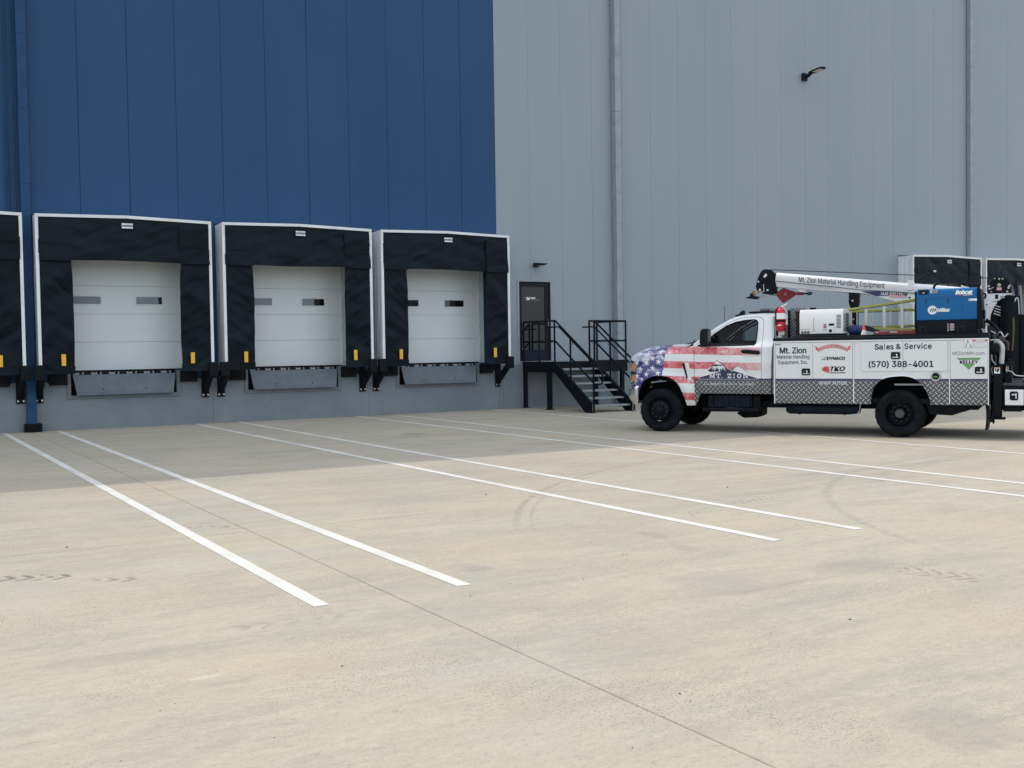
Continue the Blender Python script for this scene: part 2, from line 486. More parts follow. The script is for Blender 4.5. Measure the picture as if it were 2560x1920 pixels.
# grit lying about on the yard
gm = MB()
for (px, py) in ((5.0, -18.05), (5.03, -18.07), (4.25, -18.6), (8.35, -15.55), (8.4, -15.5), (2.9, -17.6), (3.35, -18.6), (5.85, -14.4), (7.6, -13.3), (6.7, -12.2), (3.2, -20.9), (4.9, -20.4), (2.05, -19.6), (9.7, -13.9), (1.4, -15.1), (6.3, -21.0)):
    s_ = random.uniform(0.005, 0.011)
    ang = random.uniform(0, 6)
    vs = []
    for k in range(6):
        a = ang + k * pi / 3
        vs.append((px + s_ * cos(a) * random.uniform(0.7, 1.3), py + s_ * sin(a) * random.uniform(0.7, 1.3), 0.001))
    vs.append((px, py, s_ * 1.1))
    gm.add(vs, [(k, (k + 1) % 6, 6) for k in range(6)])
for k in range(420):
    px = random.uniform(-1, 16); py = random.uniform(-23, -10)
    s_ = random.uniform(0.002, 0.005)
    gm.add([(px - s_, py - s_, 0.0008), (px + s_, py - s_ * 0.6, 0.0008), (px + s_ * 0.2, py + s_, 0.0008), (px, py, s_)], [(0, 1, 3), (1, 2, 3), (2, 0, 3)])
grit = link_mesh('gravel', gm, M('dark_grit', (0.06, 0.055, 0.05), None, 0.9), auto=0)
grit['kind'] = 'stuff'; grit['label'] = 'dark specks of grit scattered over the sunlit concrete yard'

# distant trees on the far side of the yard, which the glass door and the truck glass reflect
leafm = M('far_foliage', (0.045, 0.07, 0.030), (0.08, 0.10, 0.045), 0.8, scale=1.5)
tb = MB()
for k in range(75):
    tx = -120 + k * 4.6 + random.uniform(-2, 2); ty = -125 + random.uniform(-9, 9)
    hh = random.choice((3.2, 4.5, 5.5, 7.5)) * random.uniform(0.75, 1.15)
    for q in range(90):
        a = random.uniform(0, 2 * pi); e = random.random() ** 0.5
        cz = random.uniform(0.1, 1.0) * hh; rr = hh * 0.55 * e * (1.1 - 0.5 * abs(cz / hh - 0.45))
        c = Vector((tx + rr * cos(a), ty + rr * sin(a), cz)); r = hh * random.uniform(0.045, 0.11)
        vs = [c + Vector(d) * r * random.uniform(0.6, 1.3) for d in ((1, 0, 0), (-1, 0, 0), (0, 1, 0), (0, -1, 0), (0, 0, 1), (0, 0, -1))]
        tb.add(vs, [(0, 2, 4), (2, 1, 4), (1, 3, 4), (3, 0, 4), (2, 0, 5), (1, 2, 5), (3, 1, 5), (0, 3, 5)])
trees = link_mesh('treeline', tb, leafm, auto=0)
trees['kind'] = 'stuff'; trees['label'] = 'low belt of trees across the yard, seen mirrored in the glass door'

# ------------------------------------------------------------------ warehouse
HT = 14.6
X0, XP = 4.0764, 1.0353
DOCKS = [-1, 0, 1, 2, 7, 8]
XC = {k: 4.89 + 3.87 * k for k in DOCKS}
BLUE_END = X0 + 10 * XP
def panel_material(name, c1, c2, rough):
    m = Mat(name, c1, rough, 0.0, 0.16)
    x, y, z = m.xyz()
    n = m.noise(0.35, 4, 0.6, (1, 1, 0.25)); f = m.noise(5, 5, 0.6, (6, 1, 0.35))
    c = m.mix((n * 0.7 + f * 0.3).ss(0.35, 0.65), c1, c2)
    rib = ((x * (2 * pi / 0.0863)).sin())
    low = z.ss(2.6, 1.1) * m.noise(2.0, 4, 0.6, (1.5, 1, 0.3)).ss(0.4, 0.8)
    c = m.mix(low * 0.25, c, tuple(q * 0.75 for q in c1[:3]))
    m.base(c)
    m.bump(rib * 0.5 + m.noise(0.8, 2) * 1.2, 0.20, 0.006)
    return m.m
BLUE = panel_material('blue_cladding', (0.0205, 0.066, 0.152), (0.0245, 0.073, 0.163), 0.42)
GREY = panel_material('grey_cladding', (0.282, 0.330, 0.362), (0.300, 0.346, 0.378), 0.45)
BLUE_TRIM = M('blue_trim', (0.0215, 0.068, 0.154), None, 0.42, spec=0.14)
GREY_TRIM = M('grey_trim', (0.285, 0.335, 0.365), None, 0.45)
PLINTH = Mat('painted_concrete', (0.215, 0.245, 0.268), 0.75, 0, 0.3)
_n = PLINTH.noise(0.8, 6, 0.65); _f = PLINTH.noise(26, 4, 0.7)
PLINTH.base(PLINTH.mix((_n * 0.8 + _f * 0.2).ss(0.35, 0.68), (0.170, 0.202, 0.222), (0.222, 0.254, 0.272)))
PLINTH.bump(_f, 0.15, 0.003); PLINTH = PLINTH.m
BLACK_STEEL = M('black_painted_steel', (0.004, 0.006, 0.009), (0.008, 0.010, 0.013), 0.45)
BOLT = M('zinc_bolt', (0.62, 0.62, 0.60), None, 0.35, 0.7)

wh = Thing('warehouse', 'large metal-clad warehouse with blue and grey panels on a grey concrete base', 'building')
def door_holes(z0):
    return [(XC[k] - 1.37, XC[k] + 1.37, 1.25, 4.10) for k in DOCKS]
pit_holes = [(XC[k] - 1.20, XC[k] + 1.20, 0.655, 1.25) for k in DOCKS]
ACC = (15.09, 16.09, 1.25, 3.40)
def wall_panel(k):
    a, b = X0 + k * XP, X0 + (k + 1) * XP
    blue = k < 10
    z0 = 1.045 if blue else 1.17
    holes = door_holes(z0) + [ACC, *[(XC[q] - 1.2, XC[q] + 1.2, 0.6, 1.26) for q in DOCKS]]
    if k == 10: a = BLUE_END
    mb = MB()
    rects = sub_rects(a + (0.0036 if blue else 0.0019), b - (0.0036 if blue else 0.0019), z0, HT, holes)
    for r in rects: mb.box(r[0], r[1], 0.0, 0.06, r[2], r[3])
    wh.part('wall_panel', mb, BLUE if blue else GREY, bevel=(0.005 if blue else 0.003) if len(rects) == 1 else 0.0, auto=35)
for k in range(-26, 40): wall_panel(k)
bk = MB()
for r in sub_rects(-24, 46, 0.02, HT - 0.02, door_holes(0) + pit_holes + [ACC]): bk.box(r[0], r[1], 0.062, 0.11, r[2], r[3])
wh.part('sun_stop_sheet', bk, M('dark_sun_stop', (0.06, 0.08, 0.10), None, 0.8))  # backing added to keep sun from leaking through the panel gaps
# concrete base in bay-wide lengths
for k in range(-7, 11):
    a = 2.955 + 3.87 * k - 0.0; b = a + 3.87
    mb = MB()
    segs = [(max(a, -24), min(b, 46))]
    for s0, s1 in segs:
        if s1 <= s0: continue
        # the grey wall starts a little higher on the base
        for u0, u1, zt in ((s0, min(s1, BLUE_END), 1.035), (max(s0, BLUE_END), s1, 1.16)):
            if u1 - u0 < 0.01: continue
            for r in sub_rects(u0 + 0.003, u1 - 0.003, -0.05, zt, pit_holes): mb.box(r[0], r[1], -0.012, 0.06, r[2], r[3])
    wh.part('concrete_panel', mb, PLINTH)
# bottom flashings, colour-change trim, roof edge, roof and the other three sides
fl = MB()
for r in sub_rects(-24, BLUE_END, 1.036, 1.046, door_holes(0) + [(XC[q] - 1.2, XC[q] + 1.2, 0.6, 1.26) for q in DOCKS]): fl.box(r[0], r[1], -0.022, 0.05, r[2], r[3])
wh.part('flashing', fl, BLUE_TRIM)
fl = MB()
for r in sub_rects(BLUE_END, 46, 1.161, 1.171, door_holes(0) + [ACC] + [(XC[q] - 1.2, XC[q] + 1.2, 0.6, 1.26) for q in DOCKS]): fl.box(r[0], r[1], -0.022, 0.05, r[2], r[3])
wh.part('flashing', fl, GREY_TRIM)
wh.part('wall_trim', MB().box(BLUE_END - 0.012, BLUE_END + 0.012, -0.008, 0.03, 1.18, HT), GREY_TRIM)
wh.part('roof_edge', MB().box(-24.1, 46.1, -0.06, 0.15, HT + 0.002, HT + 0.12), GREY_TRIM)
wh.part('roof', MB().box(-24, 46, 0.16, 40, HT - 0.25, HT), M('roof_membrane', (0.6, 0.6, 0.58), None, 0.8))
sd = MB(); sd.box(-24, -23.9, 0.16, 40, 0, HT - 0.26); sd.box(45.9, 46, 0.16, 40, 0, HT - 0.26); sd.box(-23.8, 45.8, 39.9, 40, 0, HT - 0.26)
wh.part('wall', sd, GREY)
wh.part('floor', MB().box(-23.8, 45.8, 0.9, 39.8, 1.0, 1.24), M('warehouse_floor', (0.25, 0.25, 0.25), None, 0.8))
# vertical trims in the strip beside the blue downspout
for xa, xb, d in ((2.595, 2.618, 0.03), (2.655, 2.672, 0.03), (2.70, 2.716, 0.03), (2.775, 2.80, 0.045)):
    wh.part('trim_strip', MB().box(xa, xb, -d, -0.001, 1.05, HT - 0.01), BLUE_TRIM, bevel=0.004)

# ------------------------------------------------------------------ downspouts
def downspout(name, label, x0, x1, depth, mat, z0, joints, boot):
    t = Thing(name, label, 'downspout', ((x0 + x1) / 2, -depth / 2, 0), group='square downspouts on the warehouse wall')
    zs = [z0] + joints + [HT - 0.05]
    for i, (a, b) in enumerate(zip(zs[:-1], zs[1:])):
        g_ = 0.0 if i % 2 else 0.006
        t.part('pipe_section', MB().box(x0 + g_, x1 - g_, -depth + g_, -0.015 - g_, a + 0.002, b - 0.002), mat, bevel=0.012)
    for z in joints:
        t.part('joint_band', MB().box(x0 - 0.004, x1 + 0.004, -depth - 0.004, -0.012, z - 0.012, z + 0.012), mat, bevel=0.003)
        t.part('strap', MB().box(x0 - 0.05, x1 + 0.05, -0.012, -0.002, z - 0.16, z - 0.12), mat)
    if boot:
        xc = (x0 + x1) / 2; prof = []
        for i in range(6):
            z = 0.155 * i / 5
            prof += [(0.185 if i % 2 == 0 else 0.168, z + 0.002), (0.185 if i % 2 == 0 else 0.168, z + 0.024)]
        prof = [(0.02, 0.002)] + prof + [(0.09, prof[-1][1])]
        t.part('drain_boot', MB().lathe([(max(r * 1.0, 0.02), z) for r, z in prof], (xc + 0.02, -depth / 2 - 0.02, 0), 'z', 32), M('black_rubber_boot', (0.008, 0.008, 0.009), None, 0.6))
downspout('downspout', 'square blue downspout with black ribbed boot between two dock shelters', 2.872, 3.075, 0.17, BLUE_TRIM, 0.14, [2.1, 3.67, 5.22, 6.78, 8.32, 9.9, 11.5, 13.0], True)
downspout('downspout', 'square grey downspout behind the black stairs', 18.20, 18.40, 0.22, GREY_TRIM, 0.02, [2.0, 3.56, 5.12, 6.66, 8.21, 9.78, 11.35, 12.9], False)
downspout('downspout', 'square grey downspout rising above the far dock shelters', 33.79, 34.0, 0.18, GREY_TRIM, 0.02, [2.1, 3.65, 5.17, 6.72, 8.26, 9.81, 11.34, 12.9], False)

# ------------------------------------------------------------------ wall lights
LAMP = M('black_lamp_housing', (0.010, 0.014, 0.020), None, 0.4)
lx, lz = 25.75, 10.06
t = Thing('wall_light', 'large black arm-mounted floodlight high on the grey wall', 'lamp', (lx, 0, lz), group='black lights on the grey wall')
t.part('mounting_box', MB().box(lx - 0.13, lx + 0.13, -0.16, -0.001, lz - 0.20, lz + 0.14), LAMP, bevel=0.02)
t.part('arm', MB().tube(smooth_path([(lx + 0.03, -0.14, lz - 0.02), (lx + 0.05, -0.26, lz - 0.01), (lx + 0.06, -0.38, lz + 0.07), (lx + 0.06, -0.50, lz + 0.10)]), 0.072), LAMP)
hd = MB()
pts = [(-0.10, -0.36), (0.13, -0.36), (0.24, -0.52), (0.27, -0.95), (0.22, -1.12), (0.06, -1.18), (-0.10, -1.12), (-0.15, -0.95), (-0.14, -0.52)]
hd.prism([(lx + 0.03 + a, b) for a, b in pts], 'z', lz + 0.06, lz + 0.13)
hd.v = [(a, b, c - (b + 0.36) * 0.10) for a, b, c in hd.v]
hdo = t.part('lamp_head', hd, LAMP, bevel=0.018)
ln = MB().box(lx - 0.08, lx + 0.25, -1.04, -0.62, lz + 0.050, lz + 0.0605)
ln.v = [(a, b, c - (b + 0.36) * 0.10) for a, b, c in ln.v]
t.part('lens', ln, M('frosted_lens', (0.66, 0.64, 0.50), None, 0.3), parent=hdo)
t.e.scale = (0.70, 0.70, 0.70)
lx, lz = 15.62, 3.85
t = Thing('wall_light', 'small black wall lamp above the glass door', 'lamp', (lx, 0, lz), group='black lights on the grey wall')
t.part('mounting_box', MB().box(lx - 0.075, lx + 0.075, -0.10, -0.001, lz - 0.06, lz + 0.055), LAMP, bevel=0.012)
hd = MB().prism([(-0.09, lz - 0.035), (-0.09, lz + 0.045), (-0.42, lz + 0.02), (-0.43, lz + 0.0), (-0.30, lz - 0.02)], 'x', lx - 0.10, lx + 0.13)
hdo = t.part('lamp_head', hd, LAMP, bevel=0.008)
t.part('lens', MB().box(lx - 0.07, lx + 0.10, -0.38, -0.16, lz - 0.043, lz - 0.036), M('small_lens', (0.5, 0.5, 0.45), None, 0.3), parent=hdo)
# ------------------------------------------------------------------ loading docks
FABRIC = Mat('black_vinyl_curtain', (0.006, 0.011, 0.016), 0.52, 0, 0.15)
_w = FABRIC.noise(1.1, 4, 0.6); _t = FABRIC.noise(420, 2)
FABRIC.base(FABRIC.mix(_w.ss(0.3, 0.7), (0.0008, 0.0040, 0.0085), (0.0045, 0.0095, 0.0150)))
FABRIC.bump(_t, 0.08, 0.001); FABRIC = FABRIC.m
SHEET = Mat('white_vinyl_sheet', (0.72, 0.74, 0.75), 0.5)
_w = SHEET.noise(1.4, 5, 0.6, (1, 1, 0.5)); SHEET.base(SHEET.mix(_w.ss(0.35, 0.7), (0.76, 0.77, 0.77), (0.60, 0.62, 0.63))); SHEET = SHEET.m
STRIP = M('white_shelter_frame', (0.80, 0.81, 0.80), (0.66, 0.67, 0.66), 0.45, scale=2)
YELLOW = M('yellow_guide', (0.82, 0.48, 0.03), (0.74, 0.40, 0.02), 0.45, scale=9)
DOOR_WHITE = Mat('white_door_panel', (0.62, 0.645, 0.66), 0.42)
_x, _y, _z = DOOR_WHITE.xyz()
_w = DOOR_WHITE.noise(0.9, 4, 0.6)
DOOR_WHITE.base(DOOR_WHITE.mix(_w.ss(0.3, 0.7), (0.63, 0.68, 0.69), (0.68, 0.72, 0.72)))
DOOR_WHITE.bump((_z * (2 * pi / 0.055)).sin() * 0.5 + DOOR_WHITE.noise(220, 2) * 0.5, 0.16, 0.003); DOOR_WHITE = DOOR_WHITE.m
DOOR_TRIM = M('door_trim', (0.70, 0.71, 0.70), None, 0.4)
JAMB = M('jamb_paint', (0.42, 0.48, 0.46), None, 0.5)
PANE_GREY = M('grey_reflection_pane', (0.17, 0.205, 0.235), (0.145, 0.18, 0.21), 0.10)  # sky reflection in the glass, put into a grey base colour
PANE_DARK = M('dark_interior_pane', (0.006, 0.008, 0.009), None, 0.06)  # shaded interior behind the glass, put into a near-black base colour
LEV = Mat('leveler_steel', (0.125, 0.155, 0.178), 0.5, 0, 0.3)
_w = LEV.noise(3, 5, 0.65); _s = LEV.noise(14, 4, 0.7)
LEV.base(LEV.mix(_w.ss(0.35, 0.7), (0.115, 0.143, 0.165), (0.142, 0.172, 0.195))); LEV = LEV.m
PIT = M('pit_steel', (0.15, 0.18, 0.195), None, 0.55)
RUBBER = M('black_rubber', (0.009, 0.009, 0.010), (0.016, 0.016, 0.017), 0.75, bump=0.3, bscale=50)
PLATE_W = M('white_plate', (0.78, 0.79, 0.79), None, 0.4)

WHERE = {-1: 'cut by the photo edge', 0: 'just past the blue downspout', 1: 'between two other blue-wall docks',
         2: 'beside the black stairs', 7: 'behind the blue welder', 8: 'behind the crane mast'}

def fold(u, v, sd, amp=0.012):
    """soft diagonal creases of a hanging sheet"""
    a = mnoise.noise(Vector((u * 1.6 + v * 2.6 + sd, v * 1.2 - u * 1.5, sd * 1.7)))
    b = mnoise.noise(Vector((u * 3.5 - v * 5.5 + sd * 3, v * 2.0 + u, sd)))
    c = mnoise.noise(Vector((u * 7.0 - v * 9.0 + sd * 2, v * 2.5 + u * 2, sd + 4)))
    return amp * (a + 0.75 * b * abs(b) * 1.6 + 0.22 * c)

def shelter(k):
    xc = XC[k]; sd = k * 3.37 + 11
    t = Thing('dock_shelter', 'black curtain dock shelter with white frame, ' + WHERE[k], 'dock shelter', (xc, -0.3, 1.2), group='dock shelters along the warehouse wall')
    hw = 1.815; yf = -0.61; zt = 4.535; zp = 4.578; zb = 1.405; w = 0.064
    ztop = lambda x: zt + (zp - zt) * max(0.0, 1 - abs(x - xc) / hw)
    # frame strips
    for s in (-1, 1):
        a, b = xc + s * hw, xc + s * (hw - w)
        t.part('frame_strip', MB().box(a, b, yf - 0.012, yf + 0.018, zb, zt - w), STRIP, bevel=0.004)
        mb = MB().prism([(xc + s * hw, zt), (xc + s * 0.002, zp), (xc + s * 0.002, zp - w), (xc + s * hw, zt - w + 0.001)], 'y', yf - 0.012, yf + 0.018)
        t.part('frame_strip', mb, STRIP, bevel=0.004)
        fx = MB()
        for i in range(9):
            z = zb + 0.12 + i * 0.37
            fx.cyl((xc + s * (hw - 0.032), yf - 0.012, z), (xc + s * (hw - 0.032), yf - 0.017, z), 0.008, n=8)
        t.part('screws', fx, BOLT)
    # side sheets and top sheet of white vinyl
    for s in (-1, 1):
        def fn(u, v, s=s):
            y = yf + 0.02 + u * (abs(yf) - 0.025); z = 1.205 + v * (zt - 0.01 - 1.205)
            e = min(1, 4 * u * (1 - u) + 0.08) * min(1, 6 * v + 0.3)
            wv = 0.010 * mnoise.noise(Vector((y * 5 + z * 1.4, z * 0.9, sd + s))) + 0.006 * sin(y * 34 + z * 1.1 + 3 * fbm(y, z, sd))
            return (xc + s * (hw - 0.022) + wv * e, y, z)
        t.part('side_sheet', MB().grid(fn, 22, 46), SHEET, solid=0.004)
    def fn(u, v):
        x = xc + (u * 2 - 1) * (hw - 0.02); y = yf + 0.02 + v * (abs(yf) - 0.025)
        return (x, y, ztop(x) - 0.012 + v * 0.05 + 0.006 * fbm(x * 2, y * 3, sd))
    t.part('top_sheet', MB().grid(fn, 24, 8), SHEET, solid=0.004)
    # head curtain
    def hfn(u, v):
        x = xc + (u * 2 - 1) * (hw - 0.05)
        z0 = 3.595 + 0.012 * sin(u * 7 + sd) - 0.012 * (1 if abs(u - .5) > .33 else 0)
        z1 = ztop(x) - w + 0.012
        z = z0 + v * (z1 - z0)
        d = fold(x * 0.8, z * 1.1, sd, 0.038) * min(1, 5 * (1 - v) + .1)
        d += 0.016 * max(0, cos((x - xc - 0.35) * 5.2)) * (v ** 2) * mnoise.noise(Vector((x * 7 + z * 3, z * 2, sd)))
        return (x, yf + 0.012 - 0.035 * (1 - v) + d, z)
    t.part('head_curtain', MB().grid(hfn, 70, 26), FABRIC, solid=0.004)
    # corner pads of the head curtain
    for s in (-1, 1):
        x0 = xc + s * 1.10; x1 = xc + s * 1.742
        def pfn(u, v, s=s, x0=x0, x1=x1):
            x = x0 + (x1 - x0) * (u if s > 0 else u)
            z = 3.90 + v * 0.50
            e = min(1, 12 * u, 12 * (1 - u), 12 * v, 12 * (1 - v))
            return (x, yf - 0.030 - 0.010 * e + fold(x * 0.8, z * 1.1, sd, 0.018), z)
        mb = MB().grid(pfn, 14, 14)
        if s < 0: mb.f = [f[::-1] for f in mb.f]
        t.part('corner_pad', mb, FABRIC, solid=0.004)
        # lower corner flap hanging in front of the side curtain
        xa, xb = xc + s * 1.115, xc + s * 1.75
        def lfn(u, v, s=s, xa=xa, xb=xb):
            x = xa + (xb - xa) * u; z = 3.575 + v * 0.33
            return (x, yf - 0.040 + fold(x * 0.8, z * 1.1, sd + 2, 0.02), z)
        mb = MB().grid(lfn, 12, 8)
        if s < 0: mb.f = [f[::-1] for f in mb.f]
        t.part('corner_flap', mb, FABRIC, solid=0.004)
    # side curtains
    for s in (-1, 1):
        def cfn(u, v, s=s):
            z = 1.212 + v * (3.66 - 1.212)
            inner = 1.115 - 0.012 * sin(v * 3.1) + 0.022 * max(0.0, (v - 0.82) / 0.18) + 0.008 * mnoise.noise(Vector((z * 1.7, sd, s)))
            if v < 0.07: inner -= 0.012
            x = xc + s * (inner + (1.756 - inner) * u)
            d = fold(s * (x - xc) * 1.1, z * 0.95, sd + s * 5, 0.052)
            return (x, yf + 0.022 + d * min(1, 5 * u * (1 - u) + .5) * min(1, 4 * v + .25) * min(1, 4 * (1 - v) + .3), z)
        mb = MB().grid(cfn, 22, 84)
        if s < 0: mb.f = [f[::-1] for f in mb.f]
        t.part('side_curtain', mb, FABRIC, solid=0.005)
        x0 = xc + s * 1.335
        t.part('guide_strip', MB().box(x0 - 0.044, x0 + 0.044, yf - 0.032, yf - 0.024, 1.385, 1.628), YELLOW, bevel=0.003)
    # maker's plate on the head curtain
    pl = t.part('name_plate', MB().box(xc - 0.112, xc + 0.118, yf - 0.070, yf - 0.062, 4.295, 4.405), PLATE_W, bevel=0.003)
    t.part('plate_stripe', MB().box(xc - 0.108, xc + 0.114, yf - 0.0715, yf - 0.0702, 4.330, 4.372), M('plate_print', (0.16, 0.20, 0.24), None, 0.5) if 'plate_print' not in bpy.data.materials else bpy.data.materials['plate_print'], parent=pl)
    # steel support arms at the foot of each side
    for s in (-1, 1):
        a = xc + s * 1.79
        ao = t.part('support_arm', MB().box(a - 0.105 + s * 0.02, a + 0.085 + s * 0.02, yf - 0.03, yf + 0.10, 1.09, 1.40), BLACK_STEEL, bevel=0.008)
        pc = xc + s * 1.755
        br = MB()
        br.box(pc - 0.085, pc + 0.085, -0.045, -0.014, 0.60, 1.33)
        br.box(pc - 0.035, pc + 0.035, -0.60, -0.046, 1.24, 1.30)
        v0 = len(br.v)
        br.prism([(-0.03, 0.69), (-0.03, 0.82), (-0.52, 1.20), (-0.60, 1.20), (-0.60, 1.10)], 'x', pc - 0.055, pc + 0.055)
        t.part('wall_bracket', br, BLACK_STEEL, parent=ao, bevel=0.004)
        bo = MB()
        for dx in (-0.055, 0.055): bo.cyl((pc + dx, -0.044, 0.655), (pc + dx, -0.062, 0.655), 0.021, n=6, smooth=False)
        t.part('bolts', bo, BOLT, parent=ao)

def dock_door(k):
    xc = XC[k]; y0 = 0.245
    t = Thing('dock_door', 'white sectional overhead door inside the shelter ' + WHERE[k], 'overhead door', (xc, y0, 1.26), group='white overhead dock doors')
    zs = [1.265, 1.885, 2.50, 3.115, 3.73, 4.12]
    split = {0: 0.86, 1: 0.55, 2: 0.28, -1: 0.8, 7: 0.4, 8: 0.5}[k]
    hw = 1.345
    for i, (a, b) in enumerate(zip(zs[:-1], zs[1:])):
        mb = MB()
        holes = []
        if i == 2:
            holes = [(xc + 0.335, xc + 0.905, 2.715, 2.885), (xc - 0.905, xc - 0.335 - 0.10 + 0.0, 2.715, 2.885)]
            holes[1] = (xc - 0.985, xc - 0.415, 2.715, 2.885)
        for r in sub_rects(xc - hw, xc + hw, a + 0.0022, b - 0.0022, holes): mb.box(r[0], r[1], y0, y0 + 0.045, r[2], r[3])
        sec = t.part('door_section', mb, DOOR_WHITE, bevel=0.003 if not holes else 0, auto=35)
        for hx0, hx1, hz0, hz1 in holes:
            fr = MB()
            e = 0.026
            for r in sub_rects(hx0 - e, hx1 + e, hz0 - e, hz1 + e, [(hx0 + 0.004, hx1 - 0.004, hz0 + 0.004, hz1 - 0.004)]): fr.box(r[0], r[1], y0 - 0.012, y0 - 0.001, r[2], r[3])
            t.part('window_frame', fr, DOOR_TRIM, parent=sec)
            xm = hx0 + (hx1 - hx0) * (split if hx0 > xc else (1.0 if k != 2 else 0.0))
            if xm - hx0 > 0.02: t.part('pane', MB().box(hx0 + 0.005, xm, y0 + 0.008, y0 + 0.014, hz0 + 0.005, hz1 - 0.005), PANE_GREY if k != 2 else M('dim_reflection_pane', (0.05, 0.06, 0.062), None, 0.08), parent=sec)  # grey part carries the painted reflection, dimmer at the stair-side dock
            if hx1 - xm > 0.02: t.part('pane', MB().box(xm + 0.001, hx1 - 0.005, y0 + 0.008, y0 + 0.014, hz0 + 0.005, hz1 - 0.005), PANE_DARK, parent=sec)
    t.part('bottom_seal', MB().box(xc - hw, xc + hw, y0 - 0.01, y0 + 0.04, 1.240, 1.264), RUBBER)
    for s in (-1, 1):
        t.part('door_jamb', MB().box(xc + s * 1.352, xc + s * 1.368, 0.0, 0.30, 1.25, 4.12), JAMB)
        t.part('track', MB().box(xc + s * 1.325, xc + s * 1.35, y0 - 0.05, y0 - 0.006, 1.25, 4.10), DOOR_TRIM, bevel=0.003)

def leveler(k):
    xc = XC[k]
    t = Thing('dock_leveler', 'grey steel dock leveler with hanging lip, at the dock ' + WHERE[k], 'dock leveler', (xc, 0.1, 0.66), group='dock levelers below the overhead doors')
    # pit frame
    f = MB()
    for r in sub_rects(xc - 1.20, xc + 1.20, 0.650, 1.235, [(xc - 1.115, xc + 1.115, 0.735, 1.3)]): f.box(r[0], r[1], -0.035, 0.10, r[2], r[3])
    t.part('pit_frame', f, PIT, bevel=0.004)
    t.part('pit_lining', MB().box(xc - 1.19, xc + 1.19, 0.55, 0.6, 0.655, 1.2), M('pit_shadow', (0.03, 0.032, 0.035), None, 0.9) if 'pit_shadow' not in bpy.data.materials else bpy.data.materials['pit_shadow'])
    # lip plate, wider at the hinge
    lp = MB()
    zt, zb = 1.178, 0.742
    front = [(xc - 1.085, -0.075, zt), (xc + 1.085, -0.075, zt), (xc + 1.015, -0.150, zb), (xc - 1.015, -0.150, zb)]
    mid = [(xc - 1.03, -0.146, zb + 0.055), (xc + 1.03, -0.146, zb + 0.055)]
    bq = [(x, y + 0.02, z) for x, y, z in front]
    lp.add(front + bq, [(3, 2, 1, 0), (4, 5, 6, 7), (0, 1, 5, 4), (1, 2, 6, 5), (2, 3, 7, 6), (3, 0, 4, 7)])
    lip = t.part('lip_plate', lp, LEV, bevel=0.004, recalc=True)
    bv = MB().prism([(-0.1495, zb + 0.062), (-0.157, zb + 0.058), (-0.158, zb - 0.004), (-0.135, zb - 0.004), (-0.135, zb + 0.062)], 'x', xc - 1.018, xc + 1.018)
    t.part('lip_edge', bv, LEV, parent=lip)
    ho = MB()
    for dx in (-0.48, 0.42): ho.cyl((xc + dx, -0.125, 0.855), (xc + dx, -0.139, 0.853), 0.014, n=10)
    t.part('bolt_holes', ho, RUBBER, parent=lip)
    # hinge line: lugs and tube
    lug = MB()
    for i in range(24):
        x = xc - 1.06 + i * 0.0922
        if i % 4 == 3: continue
        lug.box(x - 0.012, x + 0.012, -0.075, 0.02, 1.182, 1.228)
        if i % 4 == 0: lug.prism([(x + 0.02, 1.184), (x + 0.085, 1.184), (x + 0.055, 1.222), (x + 0.03, 1.222)], 'y', -0.066, 0.01)
    t.part('hinge_lugs', lug, M('galvanised', (0.34, 0.36, 0.37), None, 0.45, 0.4) if 'galvanised' not in bpy.data.materials else bpy.data.materials['galvanised'])
    t.part('hinge_tube', MB().cyl((xc - 1.07, -0.045, 1.196), (xc + 1.07, -0.045, 1.196), 0.014, n=10), BLACK_STEEL)
    t.part('deck_plate', MB().box(xc - 1.08, xc + 1.08, 0.03, 0.21, 1.205, 1.232), BLACK_STEEL)

def bumper(k, s):
    xc = XC[k] + s * 1.375
    side = ('stairs' if k < 3 else 'far end of the wall') if s > 0 else ('blue downspout' if k < 3 else 'grey downspout behind the stairs')
    t = Thing('dock_bumper', 'black bumper of the dock %s, nearer the %s' % (WHERE[k], side), 'dock bumper', (xc, -0.08, 0.96), group='black rubber dock bumpers')
    b = MB()
    for i in range(7): b.box(xc - 0.165 + i * 0.0475, xc - 0.165 + i * 0.0475 + 0.043, -0.135, -0.016, 0.97, 1.205)
    t.part('rubber_pad', b, RUBBER, bevel=0.006)
    a = MB()
    for q in (-1, 1): a.box(xc + q * 0.172, xc + q * 0.184, -0.12, -0.014, 0.965, 1.20)
    t.part('end_angle', a, BLACK_STEEL)
    t.part('bolts', MB().cyl((xc - s * 0.20 * -1, -0.012, 0.99), (xc + s * 0.20, -0.022, 0.99), 0.014, n=6), BOLT)

for k in DOCKS:
    shelter(k)
    dock_door(k)
    if k in (-1, 0, 1, 2): leveler(k)
for k, s in ((-1, 1), (0, -1), (0, 1), (1, -1), (1, 1), (2, -1), (2, 1)): bumper(k, s)
for k in (7, 8): leveler(k)

